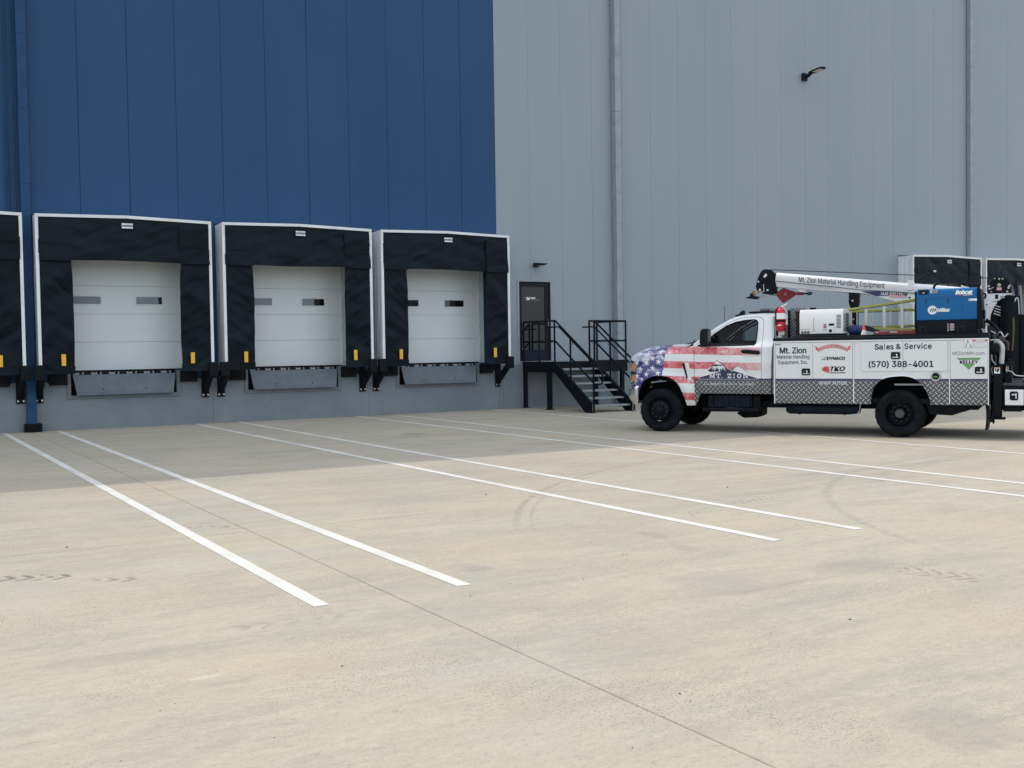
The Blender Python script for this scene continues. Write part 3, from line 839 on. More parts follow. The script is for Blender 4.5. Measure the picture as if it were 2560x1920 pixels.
# ------------------------------------------------------------------ glass entrance door
DARK_ALU = M('dark_bronze_frame', (0.010, 0.014, 0.019), (0.014, 0.018, 0.024), 0.35)
t = Thing('entrance_door', 'dark glazed entrance door with white lettering at the top of the stairs', 'door', (15.59, 0, 1.26))
fr = MB()
for r in sub_rects(15.095, 16.085, 1.255, 3.395, [(15.13, 16.045, 1.255, 3.37)]): fr.box(r[0], r[1], -0.015, 0.11, r[2], r[3])
t.part('door_frame', fr, DARK_ALU, bevel=0.003)
tr = MB()
for r in sub_rects(15.025, 16.17, 1.25, 3.43, [(15.09, 16.09, 1.2, 3.40)]): tr.box(r[0], r[1], -0.014, -0.002, r[2], r[3])
t.part('door_surround', tr, GREY_TRIM)
lf = MB()
for r in sub_rects(15.135, 16.04, 1.262, 3.365, [(15.178, 15.925, 1.56, 3.262)]): lf.box(r[0], r[1], 0.01, 0.055, r[2], r[3])
leaf = t.part('door_leaf', lf, DARK_ALU)
gl = Mat('dark_door_glass', (0.004, 0.007, 0.009), 0.02, 0, 0.42)
t.part('glass', MB().box(15.18, 15.923, 0.03, 0.036, 1.562, 3.26), gl.m, parent=leaf)
t.part('kick_plate', MB().box(15.178, 15.925, 0.006, 0.012, 1.30, 1.555), M('navy_kick_plate', (0.012, 0.018, 0.034), None, 0.35), parent=leaf)
t.part('handle', MB().tube(smooth_path([(15.98, 0.01, 2.16), (15.98, -0.05, 2.16), (15.98, -0.05, 2.36), (15.98, 0.01, 2.36)]), 0.012), M('satin_handle', (0.25, 0.26, 0.27), None, 0.3, 0.8), parent=leaf)
WL = M('white_vinyl_print', (0.82, 0.83, 0.83), None, 0.5)
R_, U_ = Vector((1, 0, 0)), Vector((0, 0, 1))
lg = MB()
ym = 0.0285
lg.add([(15.335, ym, 2.895), (15.365, ym, 2.895), (15.388, ym, 2.985), (15.358, ym, 2.985)], [(0, 1, 2, 3)])
lg.add([(15.400, ym, 2.895), (15.430, ym, 2.895), (15.453, ym, 2.985), (15.423, ym, 2.985)], [(0, 1, 2, 3)])
lg.add([(15.395, ym - 0.0002, 2.90), (15.425, ym - 0.0002, 2.90), (15.392, ym - 0.0002, 2.982), (15.362, ym - 0.0002, 2.982)], [(0, 1, 2, 3)])
lg.add([(15.285, ym, 2.955), (15.318, ym, 2.962), (15.318, ym, 2.972), (15.285, ym, 2.965)], [(0, 1, 2, 3)])
t.part('logo', lg, WL, parent=leaf)
wl = MB(); gl2 = MB()
for i in range(5): wl.add([(15.476 + i * 0.0300, ym, 2.938), (15.501 + i * 0.0300, ym, 2.938), (15.504 + i * 0.0300, ym, 2.980), (15.479 + i * 0.0300, ym, 2.980)], [(0, 1, 2, 3)])
for i in range(16):
    if i != 10: gl2.add([(15.49 + i * 0.0178, ym, 2.905), (15.503 + i * 0.0178, ym, 2.905), (15.503 + i * 0.0178, ym, 2.922), (15.49 + i * 0.0178, ym, 2.922)], [(0, 1, 2, 3)])
t.part('lettering', wl, WL, parent=leaf)
t.part('lettering', gl2, M('grey_vinyl_print', (0.22, 0.24, 0.24), None, 0.5), parent=leaf)
t.part('lettering', MB().box(15.19, 15.25, 0.0045, 0.0055, 1.50, 1.525) if False else MB().box(15.19, 15.245, 0.0285, 0.0292, 1.575, 1.595), WL, parent=leaf)
t.part('threshold', MB().box(15.10, 16.08, -0.06, 0.11, 1.242, 1.254), M('galvanised_sill', (0.4, 0.42, 0.43), None, 0.4, 0.6))

# ------------------------------------------------------------------ black steel stairs
RAIL = M('black_powder_coat', (0.003, 0.005, 0.009), (0.006, 0.008, 0.012), 0.4)
TREAD = M('galvanised_tread', (0.30, 0.325, 0.33), (0.23, 0.25, 0.26), 0.5, 0.3, scale=6, bump=0.2)
t = Thing('steel_stairs', 'black steel landing and open stairs with pipe rails at the glass door', 'stairs', (16.3, -1.2, 0))
xl, xr, xe, yl, zl = 15.17, 16.40, 17.62, -1.42, 1.25
t.part('landing_deck', MB().box(xl + 0.03, xe - 0.03, yl + 0.03, -0.03, zl - 0.045, zl - 0.005), TREAD)
fa = MB(); fa.box(xl, xl + 0.012, yl - 0.16, -0.02, 0.97, zl); fa.box(xl + 0.012, xl + 0.05, yl - 0.16, -0.02, 0.97, 0.985); fa.box(xl + 0.012, xl + 0.05, yl - 0.16, -0.02, zl - 0.015, zl)
t.part('landing_beam', fa, RAIL)
t.part('landing_beam', MB().box(xr + 0.02, xe, yl, yl + 0.014, 0.955, zl + 0.01), RAIL)
t.part('landing_beam', MB().box(xe - 0.012, xe, yl + 0.016, -0.02, 0.97, zl), RAIL)
t.part('landing_beam', MB().box(xl + 0.06, xr, yl - 0.02, yl - 0.006, 1.08, zl - 0.002), RAIL)
for (x, y, w, h) in ((xl + 0.045, -0.07, 0.09, 0.97), (xl + 0.05, -1.25, 0.11, 0.97), (xe - 0.10, -1.30, 0.10, 0.955), (xe - 0.08, -0.07, 0.09, 0.97)):
    lg_ = t.part('leg', MB().box(x - w / 2, x + w / 2, y - w / 2, y + w / 2, 0.012, h - 0.001), RAIL, bevel=0.004)
    t.part('foot_plate', MB().box(x - w * 0.9, x + w * 0.9, y - w * 0.9, y + w * 0.9, 0.001, 0.0118), RAIL, parent=lg_)
# stringers: plates sloping from the landing to the ground
ys, ye_ = yl - 0.16, -3.22
for x in (xl, xr):
    pr = [(ys, zl), (ys, 0.975), (ye_ + 0.30, 0.01), (ye_, 0.01), (ye_, 0.235)]
    st_ = t.part('stringer', MB().prism(pr, 'x', x - 0.006, x + 0.008), RAIL)
    fl_ = MB()
    fl_.prism([(ys, 0.987), (ys, 0.973), (ye_ + 0.30, 0.008), (ye_ + 0.318, 0.008)], 'x', x + 0.009, x + 0.05)
    fl_.prism([(ys, zl), (ys, zl - 0.014), (ye_, 0.222), (ye_, 0.236)], 'x', x + 0.009, x + 0.05)
    t.part('stringer_flange', fl_, RAIL, parent=st_)
    t.part('foot_plate', MB().box(x - 0.02, x + 0.09, ye_ - 0.05, ye_ + 0.36, 0.001, 0.0085), RAIL, parent=st_)
    bo = MB()
    for i in range(6):
        z = zl - 0.178 * (i + 1) + 0.0; y = ys - 0.03 - 0.262 * (i + 0.55)
        for d in (0, 0.10): bo.cyl((x - 0.006, y - d, z - 0.035), (x - 0.012, y - d, z - 0.035), 0.011, n=6)
    t.part('bolts', bo, BLACK_STEEL, parent=st_)
for i in range(6):
    z = zl - 0.178 * (i + 1); y1 = ys - 0.262 * i + 0.02; y0 = y1 - 0.285
    tr_ = MB(); tr_.box(xl + 0.052, xr - 0.008, y0, y1, z - 0.045, z)
    t.part('tread', tr_, TREAD, bevel=0.005)
# rails
def rail(name, pts, r=0.025, parent=None): return t.part(name, MB().tube(pts, r, 10), RAIL, parent=parent)
def slope(y): return zl + (y - ys) * (zl - 0.235) / (ys - ye_)     # stringer top line
ztop, zmid, zh = 2.30, 1.775, 2.14
for x in (xl + 0.02, xr + 0.02):
    yb = -3.27
    if x < 16:
        rail('top_rail', [(x, -0.05, ztop), (x, ys - 0.02, ztop), (x, yb, ztop + (yb - ys + 0.02) * 0.618)])
        rail('mid_rail', [(x, -0.05, zmid), (x, ys - 0.02, zmid), (x, yb, zmid + (yb - ys + 0.02) * 0.618)])
        posts = [(-0.05, zl, ztop), (-0.82, zl, ztop), (ys + 0.02, zl, ztop)]
    else:
        rail('top_rail', [(x, ys - 0.0, ztop), (x, yb, ztop + (yb - ys + 0.0) * 0.618)])
        rail('mid_rail', [(x, ys - 0.0, zmid), (x, yb, zmid + (yb - ys + 0.0) * 0.618)])
        posts = [(ys, 1.0, ztop)]
    yq = -2.28
    posts += [(yq, slope(yq) - 0.1, ztop + (yq - ys) * 0.618), (yb, 0.03, ztop + (yb - ys) * 0.618)]
    for (y, za, zb_) in posts: t.part('rail_post', MB().tube([(x, y, za), (x, y, zb_ + 0.012)], 0.025, 10), RAIL)
    xo = x + 0.065 if x < 16 else x - 0.065
    h0, h1 = ys - 0.10, -3.45
    hz = lambda y: zh + (y - h0) * 0.618
    pth = [(xo, -1.15, zh), (xo, h0, zh), (xo, h1, hz(h1)), (xo, h1 - 0.10, hz(h1) - 0.10), (xo, h1 - 0.12, hz(h1) - 0.24), (xo, h1 - 0.06, hz(h1) - 0.33), (xo, yb + 0.02, hz(h1) - 0.34)]
    hr = rail('handrail', pth, 0.021)
    for y in (yq, yb): t.part('rail_bracket', MB().tube([(x, y, hz(y) - 0.10), (xo, y, hz(y) - 0.09), (xo, y, hz(y))], 0.009, 8), RAIL, parent=hr)
# guard round the open end of the landing
gx0, gx1, gy = xr + 0.0, xe - 0.03, yl + 0.03
rail('top_rail', [(gx0, gy, ztop), (gx1, gy, ztop), (gx1, -0.06, ztop)])
rail('mid_rail', [(gx0, gy, zmid), (gx1, gy, zmid), (gx1, -0.06, zmid)])
for (x, y) in ((gx0, gy), ((gx0 + gx1) / 2 + 0.08, gy), (gx1, gy), (gx1, -0.06)): t.part('rail_post', MB().tube([(x, y, zl - 0.2), (x, y, ztop + 0.012)], 0.026, 10), RAIL)
# ------------------------------------------------------------------ service truck (x forward, y to its left, z up; origin on the ground under the rear axle)
TF = Matrix.Translation((16.0, -11.85, 0.0)) @ Matrix.Rotation(radians(122.0), 4, 'Z')
L_R, L_U = Vector((-1, 0, 0)), Vector((0, 0, 1))        # reading direction and up on the truck's left side
def paint(name, c, rough=0.28, coat=0.6):
    m = Mat(name, c, rough)
    m.b.inputs['Coat Weight'].default_value = coat; m.b.inputs['Coat Roughness'].default_value = 0.08
    return m
def tread_print(m, x, z):
    """printed diamond-plate: light lozenges at plus and minus 45 degrees on grey"""
    p = 0.0435
    u = x / p; v = z / p
    i = u.floor(); j = v.floor()
    here = (i + j).mod2()
    a = u.fract() - 0.5; b = v.fract() - 0.5
    sgn = j.mod2() * 2.0 - 1.0
    q = (a + b * sgn) * 0.7071; r = (a - b * sgn) * 0.7071
    d = ((q / 0.68) * (q / 0.68) + (r / 0.135) * (r / 0.135))
    lz = d.ss(1.15, 0.70) * here
    edge = (r + 0.05).abs()
    hi = lz * (r * 9.0 + 0.45).clamp()
    c = m.mix(lz, (0.070, 0.075, 0.078), (0.42, 0.43, 0.43))
    c = m.mix(hi, c, (0.80, 0.81, 0.80))
    return c
NAVY = (0.026, 0.022, 0.095)
WHITE = (0.74, 0.76, 0.76)
def wrap_material():
    m = paint('flag_wrap', WHITE, 0.30, 0.5)
    x, y, z = m.xyz()
    n1 = m.noise(3.6, 5, 0.62, None, 2.6); n2 = m.noise(8, 5, 0.6, None, 1.5, (4, 2, 9)); n3 = m.noise(2.2, 3, 0.5, None, 1.2, (1, 7, 3))
    # cloudy blue field
    blue = m.mix((n1 * 0.75 + n2 * 0.25).ss(0.36, 0.58), (0.026, 0.020, 0.135), (0.125, 0.115, 0.300))
    blue = m.mix((n1 * 0.55 + n3 * 0.45 + (x - 4.5) * 0.16 + (z - 1.3) * 0.12).ss(0.49, 0.62) * 0.92, blue, (0.66, 0.69, 0.76))
    # stripes
    white = m.mix(n3.ss(0.4, 0.7) * 0.5, (0.76, 0.77, 0.75), (0.66, 0.71, 0.70))
    red = m.mix(n1.ss(0.40, 0.64), (0.56, 0.042, 0.065), (0.72, 0.26, 0.28))
    red = m.mix((n2 * 0.6 + n3 * 0.4).ss(0.53, 0.66) * 0.85, red, (0.78, 0.58, 0.56))
    fade = x.ss(2.10, 3.25)
    zz = z - (x - 4.18) * 0.03 + (n3 - 0.5) * 0.03
    st = zz.band(1.468, 1.607) + zz.band(1.200, 1.335) + zz.band(0.925, 1.055) + zz.band(0.605, 0.752)
    c = m.mix((st * (fade * 0.62 + 0.38)).clamp(), white, red)
    plain = m.mix(0.5, WHITE, (0.75, 0.765, 0.77))
    c = m.mix(x.ss(2.385, 2.395), plain, c)                        # behind the door the cab is plain white
    c = m.mix(z.ss(1.612, 1.618), c, plain)
    edge = 4.18 + (1.64 - z) * 0.13 + (n2 - 0.5) * 0.10 * z.ss(1.35, 1.1)
    c = m.mix((x - edge).ss(-0.004, 0.004), c, blue)
    # navy line and printed tread plate along the bottom of the door
    low = x.lt(3.640)
    c = m.mix(low * z.lt(1.000), c, NAVY)
    lz = low * z.lt(0.968)
    n = m.mix(lz, c, tread_print(m, x, z))
    m.base(n)
    return m.m
def body_material():
    m = paint('service_body_wrap', WHITE, 0.32, 0.4)
    x, y, z = m.xyz()
    n = m.noise(1.5, 5, 0.6); f = m.noise(7, 5, 0.7)
    c = m.mix((n * 0.6 + f * 0.4).ss(0.38, 0.68) * 0.6, (0.70, 0.72, 0.71), (0.62, 0.645, 0.635))
    c = m.mix(z.lt(0.9995), c, NAVY)
    m.base(m.mix(z.lt(0.967), c, tread_print(m, x, z)))
    return m.m
WRAP = wrap_material(); BODY = body_material()
WHITE_PAINT = M('white_truck_paint', (0.74, 0.76, 0.77), (0.70, 0.72, 0.73), 0.3, scale=3)
CHROME = M('chrome', (0.72, 0.73, 0.73), (0.62, 0.62, 0.61), 0.13, 1.0, scale=3)
BLACK_PLASTIC = M('black_plastic', (0.006, 0.008, 0.011), (0.011, 0.013, 0.016), 0.5)
CHASSIS = M('chassis_black', (0.0035, 0.005, 0.0075), (0.008, 0.009, 0.011), 0.7, scale=9)
TYRE = Mat('tyre_rubber', (0.008, 0.009, 0.011), 0.78, 0, 0.10)
_n = TYRE.noise(7, 5, 0.6); TYRE.base(TYRE.mix(_n.ss(0.35, 0.7), (0.0045, 0.0060, 0.0085), (0.0125, 0.0140, 0.0160))); TYRE.bump(TYRE.noise(90, 3), 0.15, 0.003); TYRE = TYRE.m
RIM = M('dark_steel_rim', (0.0035, 0.005, 0.009), (0.007, 0.009, 0.013), 0.45, scale=9)
AMBER = M('amber_marker', (0.75, 0.26, 0.035), (0.60, 0.17, 0.02), 0.2, scale=30)
SILVER = M('silver_metal', (0.58, 0.60, 0.61), None, 0.35, 0.7)
INK = M('dark_navy_print', (0.018, 0.020, 0.045), None, 0.45)
INKB = M('black_print', (0.010, 0.011, 0.014), None, 0.45)
INKV = M('violet_print', (0.13, 0.10, 0.42), None, 0.45)
PRINT_W = M('white_print', (0.80, 0.81, 0.82), None, 0.45)
PRINT_G = M('green_print', (0.12, 0.33, 0.095), None, 0.45)
PRINT_R = M('red_print', (0.55, 0.045, 0.04), (0.62, 0.14, 0.12), 0.45, scale=12)
PRINT_P = M('pink_print', (0.66, 0.38, 0.38), None, 0.5)
GREYINK = M('grey_print', (0.12, 0.125, 0.13), None, 0.5)

gm = bpy.data.materials.new('window_glass'); gm.use_nodes = True
nt = gm.node_tree; nt.nodes.clear()
o_ = nt.nodes.new('ShaderNodeOutputMaterial'); mx = nt.nodes.new('ShaderNodeMixShader'); tp = nt.nodes.new('ShaderNodeBsdfTransparent'); gs = nt.nodes.new('ShaderNodeBsdfGlossy'); fr_ = nt.nodes.new('ShaderNodeFresnel')
tp.inputs[0].default_value = (0.46, 0.52, 0.52, 1); gs.inputs['Roughness'].default_value = 0.02; fr_.inputs[0].default_value = 1.3
nt.links.new(fr_.outputs[0], mx.inputs[0]); nt.links.new(tp.outputs[0], mx.inputs[1]); nt.links.new(gs.outputs[0], mx.inputs[2]); nt.links.new(mx.outputs[0], o_.inputs[0])
WINDOW = gm

truck = Thing('service_truck', 'white service truck wrapped in a faded flag design with sign-written side boxes', 'truck', (0, 0, 0), TF)

def sstep(a, b, x):
    t = min(1.0, max(0.0, (x - a) / (b - a))); return t * t * (3 - 2 * t)
def ycab(x, z):
    y = 1.005
    if x > 4.30: y -= 0.155 * ((x - 4.30) / 0.65) ** 2.2
    cabf = 1 - sstep(3.55, 3.95, x)
    if z > 1.57: y -= cabf * (0.06 * sstep(1.57, 1.66, z) + (z - 1.57) * 0.20)
    y -= (1 - cabf) * 0.10 * sstep(1.42, 1.72, z) ** 1.3
    if z < 0.95: y -= 0.05 * ((0.95 - z) / 0.4) ** 2
    y += 0.012 * math.exp(-((z - 1.28) / 0.10) ** 2)               # shoulder line
    if x > 3.6:                                                   # swollen wheel arch
        d = math.hypot(x - 4.30, z - 0.44)
        y += 0.035 * math.exp(-((d - 0.60) / 0.10) ** 2) * sstep(0.45, 0.7, z)
    return y
def left(x, z): return (x, ycab(x, z), z)
def right(x, z): return (x, -ycab(x, z), z)

arch_f = smooth_path([(4.785, 0.57), (4.765, 0.72), (4.66, 0.93), (4.50, 1.03), (4.33, 1.055), (4.12, 1.025), (3.955, 0.91), (3.86, 0.70), (3.80, 0.495)], 4)
fender = [(4.775, 0.86), (4.835, 0.88), (4.845, 1.05), (4.850, 1.325), (4.925, 1.345), (4.935, 1.40), (4.80, 1.430), (4.5, 1.447), (4.2, 1.462), (3.95, 1.505), (3.80, 1.575), (3.70, 1.605), (3.643, 1.605),
          (3.645, 1.3), (3.643, 0.985), (3.61, 0.84), (3.55, 0.72), (3.535, 0.69), (3.625, 0.50)] + arch_f[::-1][:-3]
door = [(3.634, 1.590), (3.636, 1.3), (3.634, 0.985), (3.60, 0.84), (3.545, 0.725), (2.40, 0.722), (2.391, 0.99), (2.385, 1.55), (2.372, 2.02), (2.395, 2.08), (2.44, 2.108), (2.51, 2.118), (2.70, 2.112), (2.85, 2.088), (3.05, 2.003), (3.30, 1.850), (3.52, 1.695), (3.615, 1.618)]
win = smooth_path([(3.40, 1.598), (3.455, 1.635), (3.28, 1.825), (3.06, 1.965), (2.88, 2.035), (2.70, 2.066), (2.54, 2.070), (2.487, 2.035), (2.482, 1.85), (2.505, 1.612)], 1, True)
win = [(3.53, 1.594), (3.44, 1.674), (3.28, 1.822), (3.06, 1.965), (2.88, 2.034), (2.70, 2.064), (2.55, 2.070), (2.50, 2.058), (2.478, 2.02), (2.480, 1.85), (2.498, 1.640), (2.525, 1.608)]
cab = [(2.215, 0.722), (2.205, 1.2), (2.185, 1.6), (2.160, 1.98), (2.163, 2.06), (2.185, 2.115), (2.24, 2.150), (2.36, 2.163), (2.5, 2.166), (2.70, 2.160), (2.84, 2.140), (3.0, 2.090), (3.26, 1.945), (3.45, 1.81), (3.665, 1.655), (3.665, 1.610), (3.643, 1.612), (3.62, 1.626),
       (3.525, 1.702), (3.304, 1.857), (3.053, 2.010), (2.852, 2.096), (2.70, 2.120), (2.51, 2.126), (2.435, 2.116), (2.388, 2.086), (2.364, 2.02), (2.377, 1.55), (2.383, 0.99), (2.392, 0.722)]
for side, fn, nm in ((1, left, 'near'), (-1, right, 'far')):
    ov = Vector((0, side, 0))
    fe = truck.part('fender', panel2d(fender, [], fn, 0.05, ov), WRAP, solid=0.02, auto=50)
    # fender vent behind the wheel
    vo = [(3.875, 1.292), (3.74, 1.300), (3.685, 0.955), (3.775, 0.985)]
    truck.part('fender_vent', panel2d(vo, [], lambda x, z: (x, fn(x, z)[1] + side * 0.004, z), 0.05, ov), WHITE_PAINT, parent=fe, solid=0.006)
    so = [(3.872, 1.290), (3.822, 1.292), (3.762, 1.01), (3.785, 0.995)]
    truck.part('vent_slot', panel2d(so, [], lambda x, z: (x, fn(x, z)[1] + side * 0.0075, z), 0.05, ov), BLACK_PLASTIC, parent=fe, solid=0.003)
    dr = truck.part('door', panel2d(door, [win], fn, 0.06, ov), WRAP, solid=0.03, auto=50, lining=CHASSIS)
    truck.part('window_glass', panel2d(win, [], lambda x, z: (x, fn(x, z)[1] - side * 0.012, z), 0.08, ov), WINDOW, parent=dr)
    wb_ = MB().tube([(x, fn(x, z)[1] + side * 0.001, z) for x, z in win + win[:1]], 0.010, 6)
    truck.part('window_seal', wb_, BLACK_PLASTIC, parent=dr)
    sg = [(3.615, 1.600), (3.52, 1.597), (3.42, 1.597), (3.455, 1.662), (3.535, 1.672)]
    truck.part('mirror_sail', panel2d([(3.60, 1.597), (3.43, 1.597), (3.44, 1.69), (3.50, 1.705)], [], lambda x, z: (x, fn(x, z)[1] + side * 0.004, z), 0.05, ov), BLACK_PLASTIC, parent=dr, solid=0.01)
    hb = MB().tube(smooth_path([(2.735, side * 1.005, 1.497), (2.70, side * 1.045, 1.50), (2.58, side * 1.055, 1.498), (2.46, side * 1.045, 1.478), (2.425, side * 1.005, 1.468)]), [0.026] * 25, 8)
    truck.part('handle', hb, BLACK_PLASTIC, parent=dr)
    truck.part('handle_plate', panel2d(rrect(2.41, 2.74, 1.445, 1.52, 0.03), [], lambda x, z: (x, fn(x, z)[1] + side * 0.003, z + (x - 2.575) * 0.09), 0, ov), BLACK_PLASTIC, parent=dr, solid=0.004)
    # tall trailer mirror
    mh = [(3.298, 1.90), (3.30, 1.62), (3.345, 1.588), (3.42, 1.60), (3.452, 1.66), (3.440, 1.86), (3.41, 1.915), (3.335, 1.925)]
    mi = truck.part('mirror', MB().prism(mh, 'y', side * 1.08, side * 1.29), BLACK_PLASTIC, bevel=0.025, seg=3)
    truck.part('mirror_arm', MB().box(3.36, 3.44, side * 0.98, side * 1.09, 1.625, 1.70), BLACK_PLASTIC, parent=mi, bevel=0.015)
    truck.part('mirror_face', MB().box(3.288, 3.2975, side * 1.10, side * 1.27, 1.645, 1.885), M('mirror_dark_reflection', (0.05, 0.055, 0.06), None, 0.05) if 'mirror_dark_reflection' not in bpy.data.materials else bpy.data.materials['mirror_dark_reflection'], parent=mi)  # dark reflection in the mirror, put into a plain base colour
    truck.part('cab_side', panel2d(cab, [], fn, 0.06, ov), WRAP, solid=0.03, auto=50, lining=CHASSIS)
    # headlamp stack wrapping the corner
    yl_ = lambda x, z: ycab(x, z)
    ho = [(4.838, 0.895), (4.93, 0.90), (4.962, 1.10), (4.955, 1.31), (4.852, 1.318), (4.846, 1.05)]
    hl = truck.part('headlight', panel2d(ho, [], lambda x, z: (x, side * (ycab(x, z) - 0.004), z), 0.03, ov), CHROME, solid=0.03)
    for z0, z1 in ((1.165, 1.285), (0.945, 1.06)):
        truck.part('marker_lamp', panel2d(rrect(4.852, 4.915, z0, z1, 0.012), [], lambda x, z: (x, side * (ycab(x, z) + 0.006), z), 0, ov), AMBER, parent=hl, solid=0.012)
    truck.part('lamp_divider', panel2d([(4.845, 1.085), (4.955, 1.09), (4.957, 1.125), (4.845, 1.12)], [], lambda x, z: (x, side * (ycab(x, z) + 0.003), z), 0, ov), BLACK_PLASTIC, parent=hl, solid=0.01)
    # inner arch
    li = MB(); ap = [(x, z) for x, z in arch_f]
    def lfn(u, v, side=side):
        k = u * (len(ap) - 1); i = min(int(k), len(ap) - 2); f = k - i
        x = ap[i][0] * (1 - f) + ap[i + 1][0] * f; z = ap[i][1] * (1 - f) + ap[i + 1][1] * f
        return (x, side * (ycab(x, max(z, 0.6)) - 0.022 - 0.5 * v), z)
    truck.part('wheel_arch_liner', MB().grid(lfn, 40, 4), CHASSIS)

# hood, roof, windscreen, cowl
hood_top = smooth_path([(4.958, 1.412), (4.935, 1.475), (4.85, 1.545), (4.68, 1.603), (4.51, 1.632), (4.30, 1.642), (4.13, 1.653), (3.95, 1.655), (3.80, 1.648)], 4)
seam = lambda x: 1.397 + (1.432 - 1.397) * sstep(4.93, 4.80, x) if x > 4.80 else (1.432 + (4.80 - x) * 0.05 if x > 4.2 else 1.462 + (4.2 - x) * 0.17 + max(0, 3.95 - x) * 0.26)
def hfn(u, v):
    k = u * (len(hood_top) - 1); i = min(int(k), len(hood_top) - 2); f = k - i
    x = hood_top[i][0] * (1 - f) + hood_top[i + 1][0] * f; zt = hood_top[i][1] * (1 - f) + hood_top[i + 1][1] * f
    zs = min(seam(x), zt - 0.004); s = v * 2 - 1; a = abs(s)
    w = ycab(x, zs) - 0.004
    rise = (1 - a ** 3.2) ** 0.62
    xx = x + 0.07 * (1 - a * a) * sstep(4.5, 4.95, x)
    bulge = 0.018 * math.exp(-((a - 0.55) / 0.14) ** 2) * sstep(4.9, 4.6, x)
    return (xx, s * w, zs + (zt - zs) * rise + bulge - 0.015)
hm = MB().grid(hfn, 34, 36); hm.f = [f[::-1] for f in hm.f]
truck.part('hood', hm, WRAP, auto=60, recalc=True, solid=0.0)
rt = [(2.163, 2.06), (2.185, 2.115), (2.24, 2.150), (2.36, 2.163), (2.5, 2.166), (2.70, 2.160), (2.84, 2.140), (2.93, 2.118)]
def rfn(u, v):
    k = u * (len(rt) - 1); i = min(int(k), len(rt) - 2); f = k - i
    x = rt[i][0] * (1 - f) + rt[i + 1][0] * f; z = rt[i][1] * (1 - f) + rt[i + 1][1] * f
    s = v * 2 - 1
    return (x, s * (ycab(x, z) - 0.001), z + 0.035 * (1 - abs(s) ** 2.5))
truck.part('roof', MB().grid(rfn, 28, 24), WRAP, recalc=True, solid=0.02, lining=CHASSIS)
ws = [(2.935, 2.117), (3.0, 2.090), (3.26, 1.945), (3.45, 1.81), (3.665, 1.650)]
def wfn(u, v):
    k = u * (len(ws) - 1); i = min(int(k), len(ws) - 2); f = k - i
    x = ws[i][0] * (1 - f) + ws[i + 1][0] * f; z = ws[i][1] * (1 - f) + ws[i + 1][1] * f
    s = v * 2 - 1
    return (x + 0.15 * (1 - s * s), s * (ycab(x, z) - 0.02), z + 0.032 * (1 - s * s))
truck.part('windshield', MB().grid(wfn, 20, 24), WINDOW)
def cfn(u, v):
    s = v * 2 - 1
    x = 3.645 + (3.83 - 3.645) * u + 0.14 * (1 - s * s) * (1 - u * 0.9); return (x, s * (0.93 if u > .5 else 0.91), 1.690 - 0.045 * u + 0.02 * (1 - s * s))
truck.part('cowl', MB().grid(cfn, 6, 20), BLACK_PLASTIC, solid=0.01)
for s in (-0.35, 0.45):
    truck.part('wiper', MB().tube([(3.80, s, 1.69), (3.74, s + 0.25, 1.715), (3.66, s + 0.5, 1.715)], 0.010, 6), BLACK_PLASTIC)
bkw = MB()
for r in sub_rects(-0.93, 0.93, 0.72, 2.12, [(-0.62, 0.62, 1.58, 1.98)]): bkw.box(2.175, 2.20, r[0], r[1], r[2], r[3])
truck.part('cab_back', bkw, WHITE_PAINT)
li2 = MB()
for r in sub_rects(-0.91, 0.91, 0.80, 2.10, [(-0.62, 0.62, 1.58, 1.98)]): li2.box(2.201, 2.207, r[0], r[1], r[2], r[3])
truck.part('cab_lining', li2, CHASSIS)
truck.part('rear_window', MB().box(2.185, 2.19, -0.619, 0.619, 1.581, 1.979), WINDOW)
truck.part('cab_floor', MB().box(2.21, 3.66, -0.94, 0.94, 0.74, 0.80), CHASSIS)
truck.part('firewall', MB().box(3.655, 3.70, -0.92, 0.92, 0.75, 1.60), CHASSIS)
# cab interior
DASH = M('dash_grey', (0.032, 0.034, 0.037), None, 0.7); CLOTH = M('seat_cloth', (0.020, 0.021, 0.024), None, 0.85, bump=0.2, bscale=120)
truck.part('dashboard', MB().prism([(3.64, 1.30), (3.64, 1.645), (3.50, 1.665), (3.28, 1.60), (3.22, 1.50), (3.26, 1.30)], 'y', -0.9, 0.9), DASH, bevel=0.03, seg=3)
for yy in (0.45, -0.45):
    stt = truck.part('seat', MB().box(2.45, 2.95, yy - 0.26, yy + 0.26, 1.08, 1.24), CLOTH, bevel=0.04, seg=3)
    truck.part('backrest', MB().prism([(2.44, 1.2), (2.56, 1.22), (2.46, 1.76), (2.36, 1.76)], 'y', yy - 0.24, yy + 0.24), CLOTH, parent=stt, bevel=0.04, seg=3)
    truck.part('headrest', MB().box(2.34, 2.44, yy - 0.13, yy + 0.13, 1.79, 1.96), CLOTH, parent=stt, bevel=0.035, seg=3)
wc = Vector((3.14, 0.45, 1.56)); wd = Vector((-0.88, 0, 0.47)).normalized(); wa = Vector((0, 1, 0)); wbv = wd.cross(wa)
stw = truck.part('steering_wheel', MB().tube([wc + wa * 0.19 * cos(a * pi / 16) + wbv * 0.19 * sin(a * pi / 16) for a in range(33)], 0.016, 8), BLACK_PLASTIC)
truck.part('wheel_hub', MB().cyl(wc - wd * 0.05, wc, 0.06, n=14).bar([wc - wa * 0.18 - wd * 0.02, wc + wa * 0.18 - wd * 0.02], 0.03).cyl(wc - wd * 0.3, wc - wd * 0.05, 0.03, n=10), BLACK_PLASTIC, parent=stw)
truck.part('interior_mirror', MB().box(3.06, 3.09, -0.12, 0.12, 1.93, 1.99), BLACK_PLASTIC, bevel=0.01)
truck.part('headliner', MB().grid(lambda u, v: (2.25 + 0.62 * u, (v * 2 - 1) * 0.80, 2.115), 4, 4), M('headliner', (0.03, 0.032, 0.035), None, 0.9))
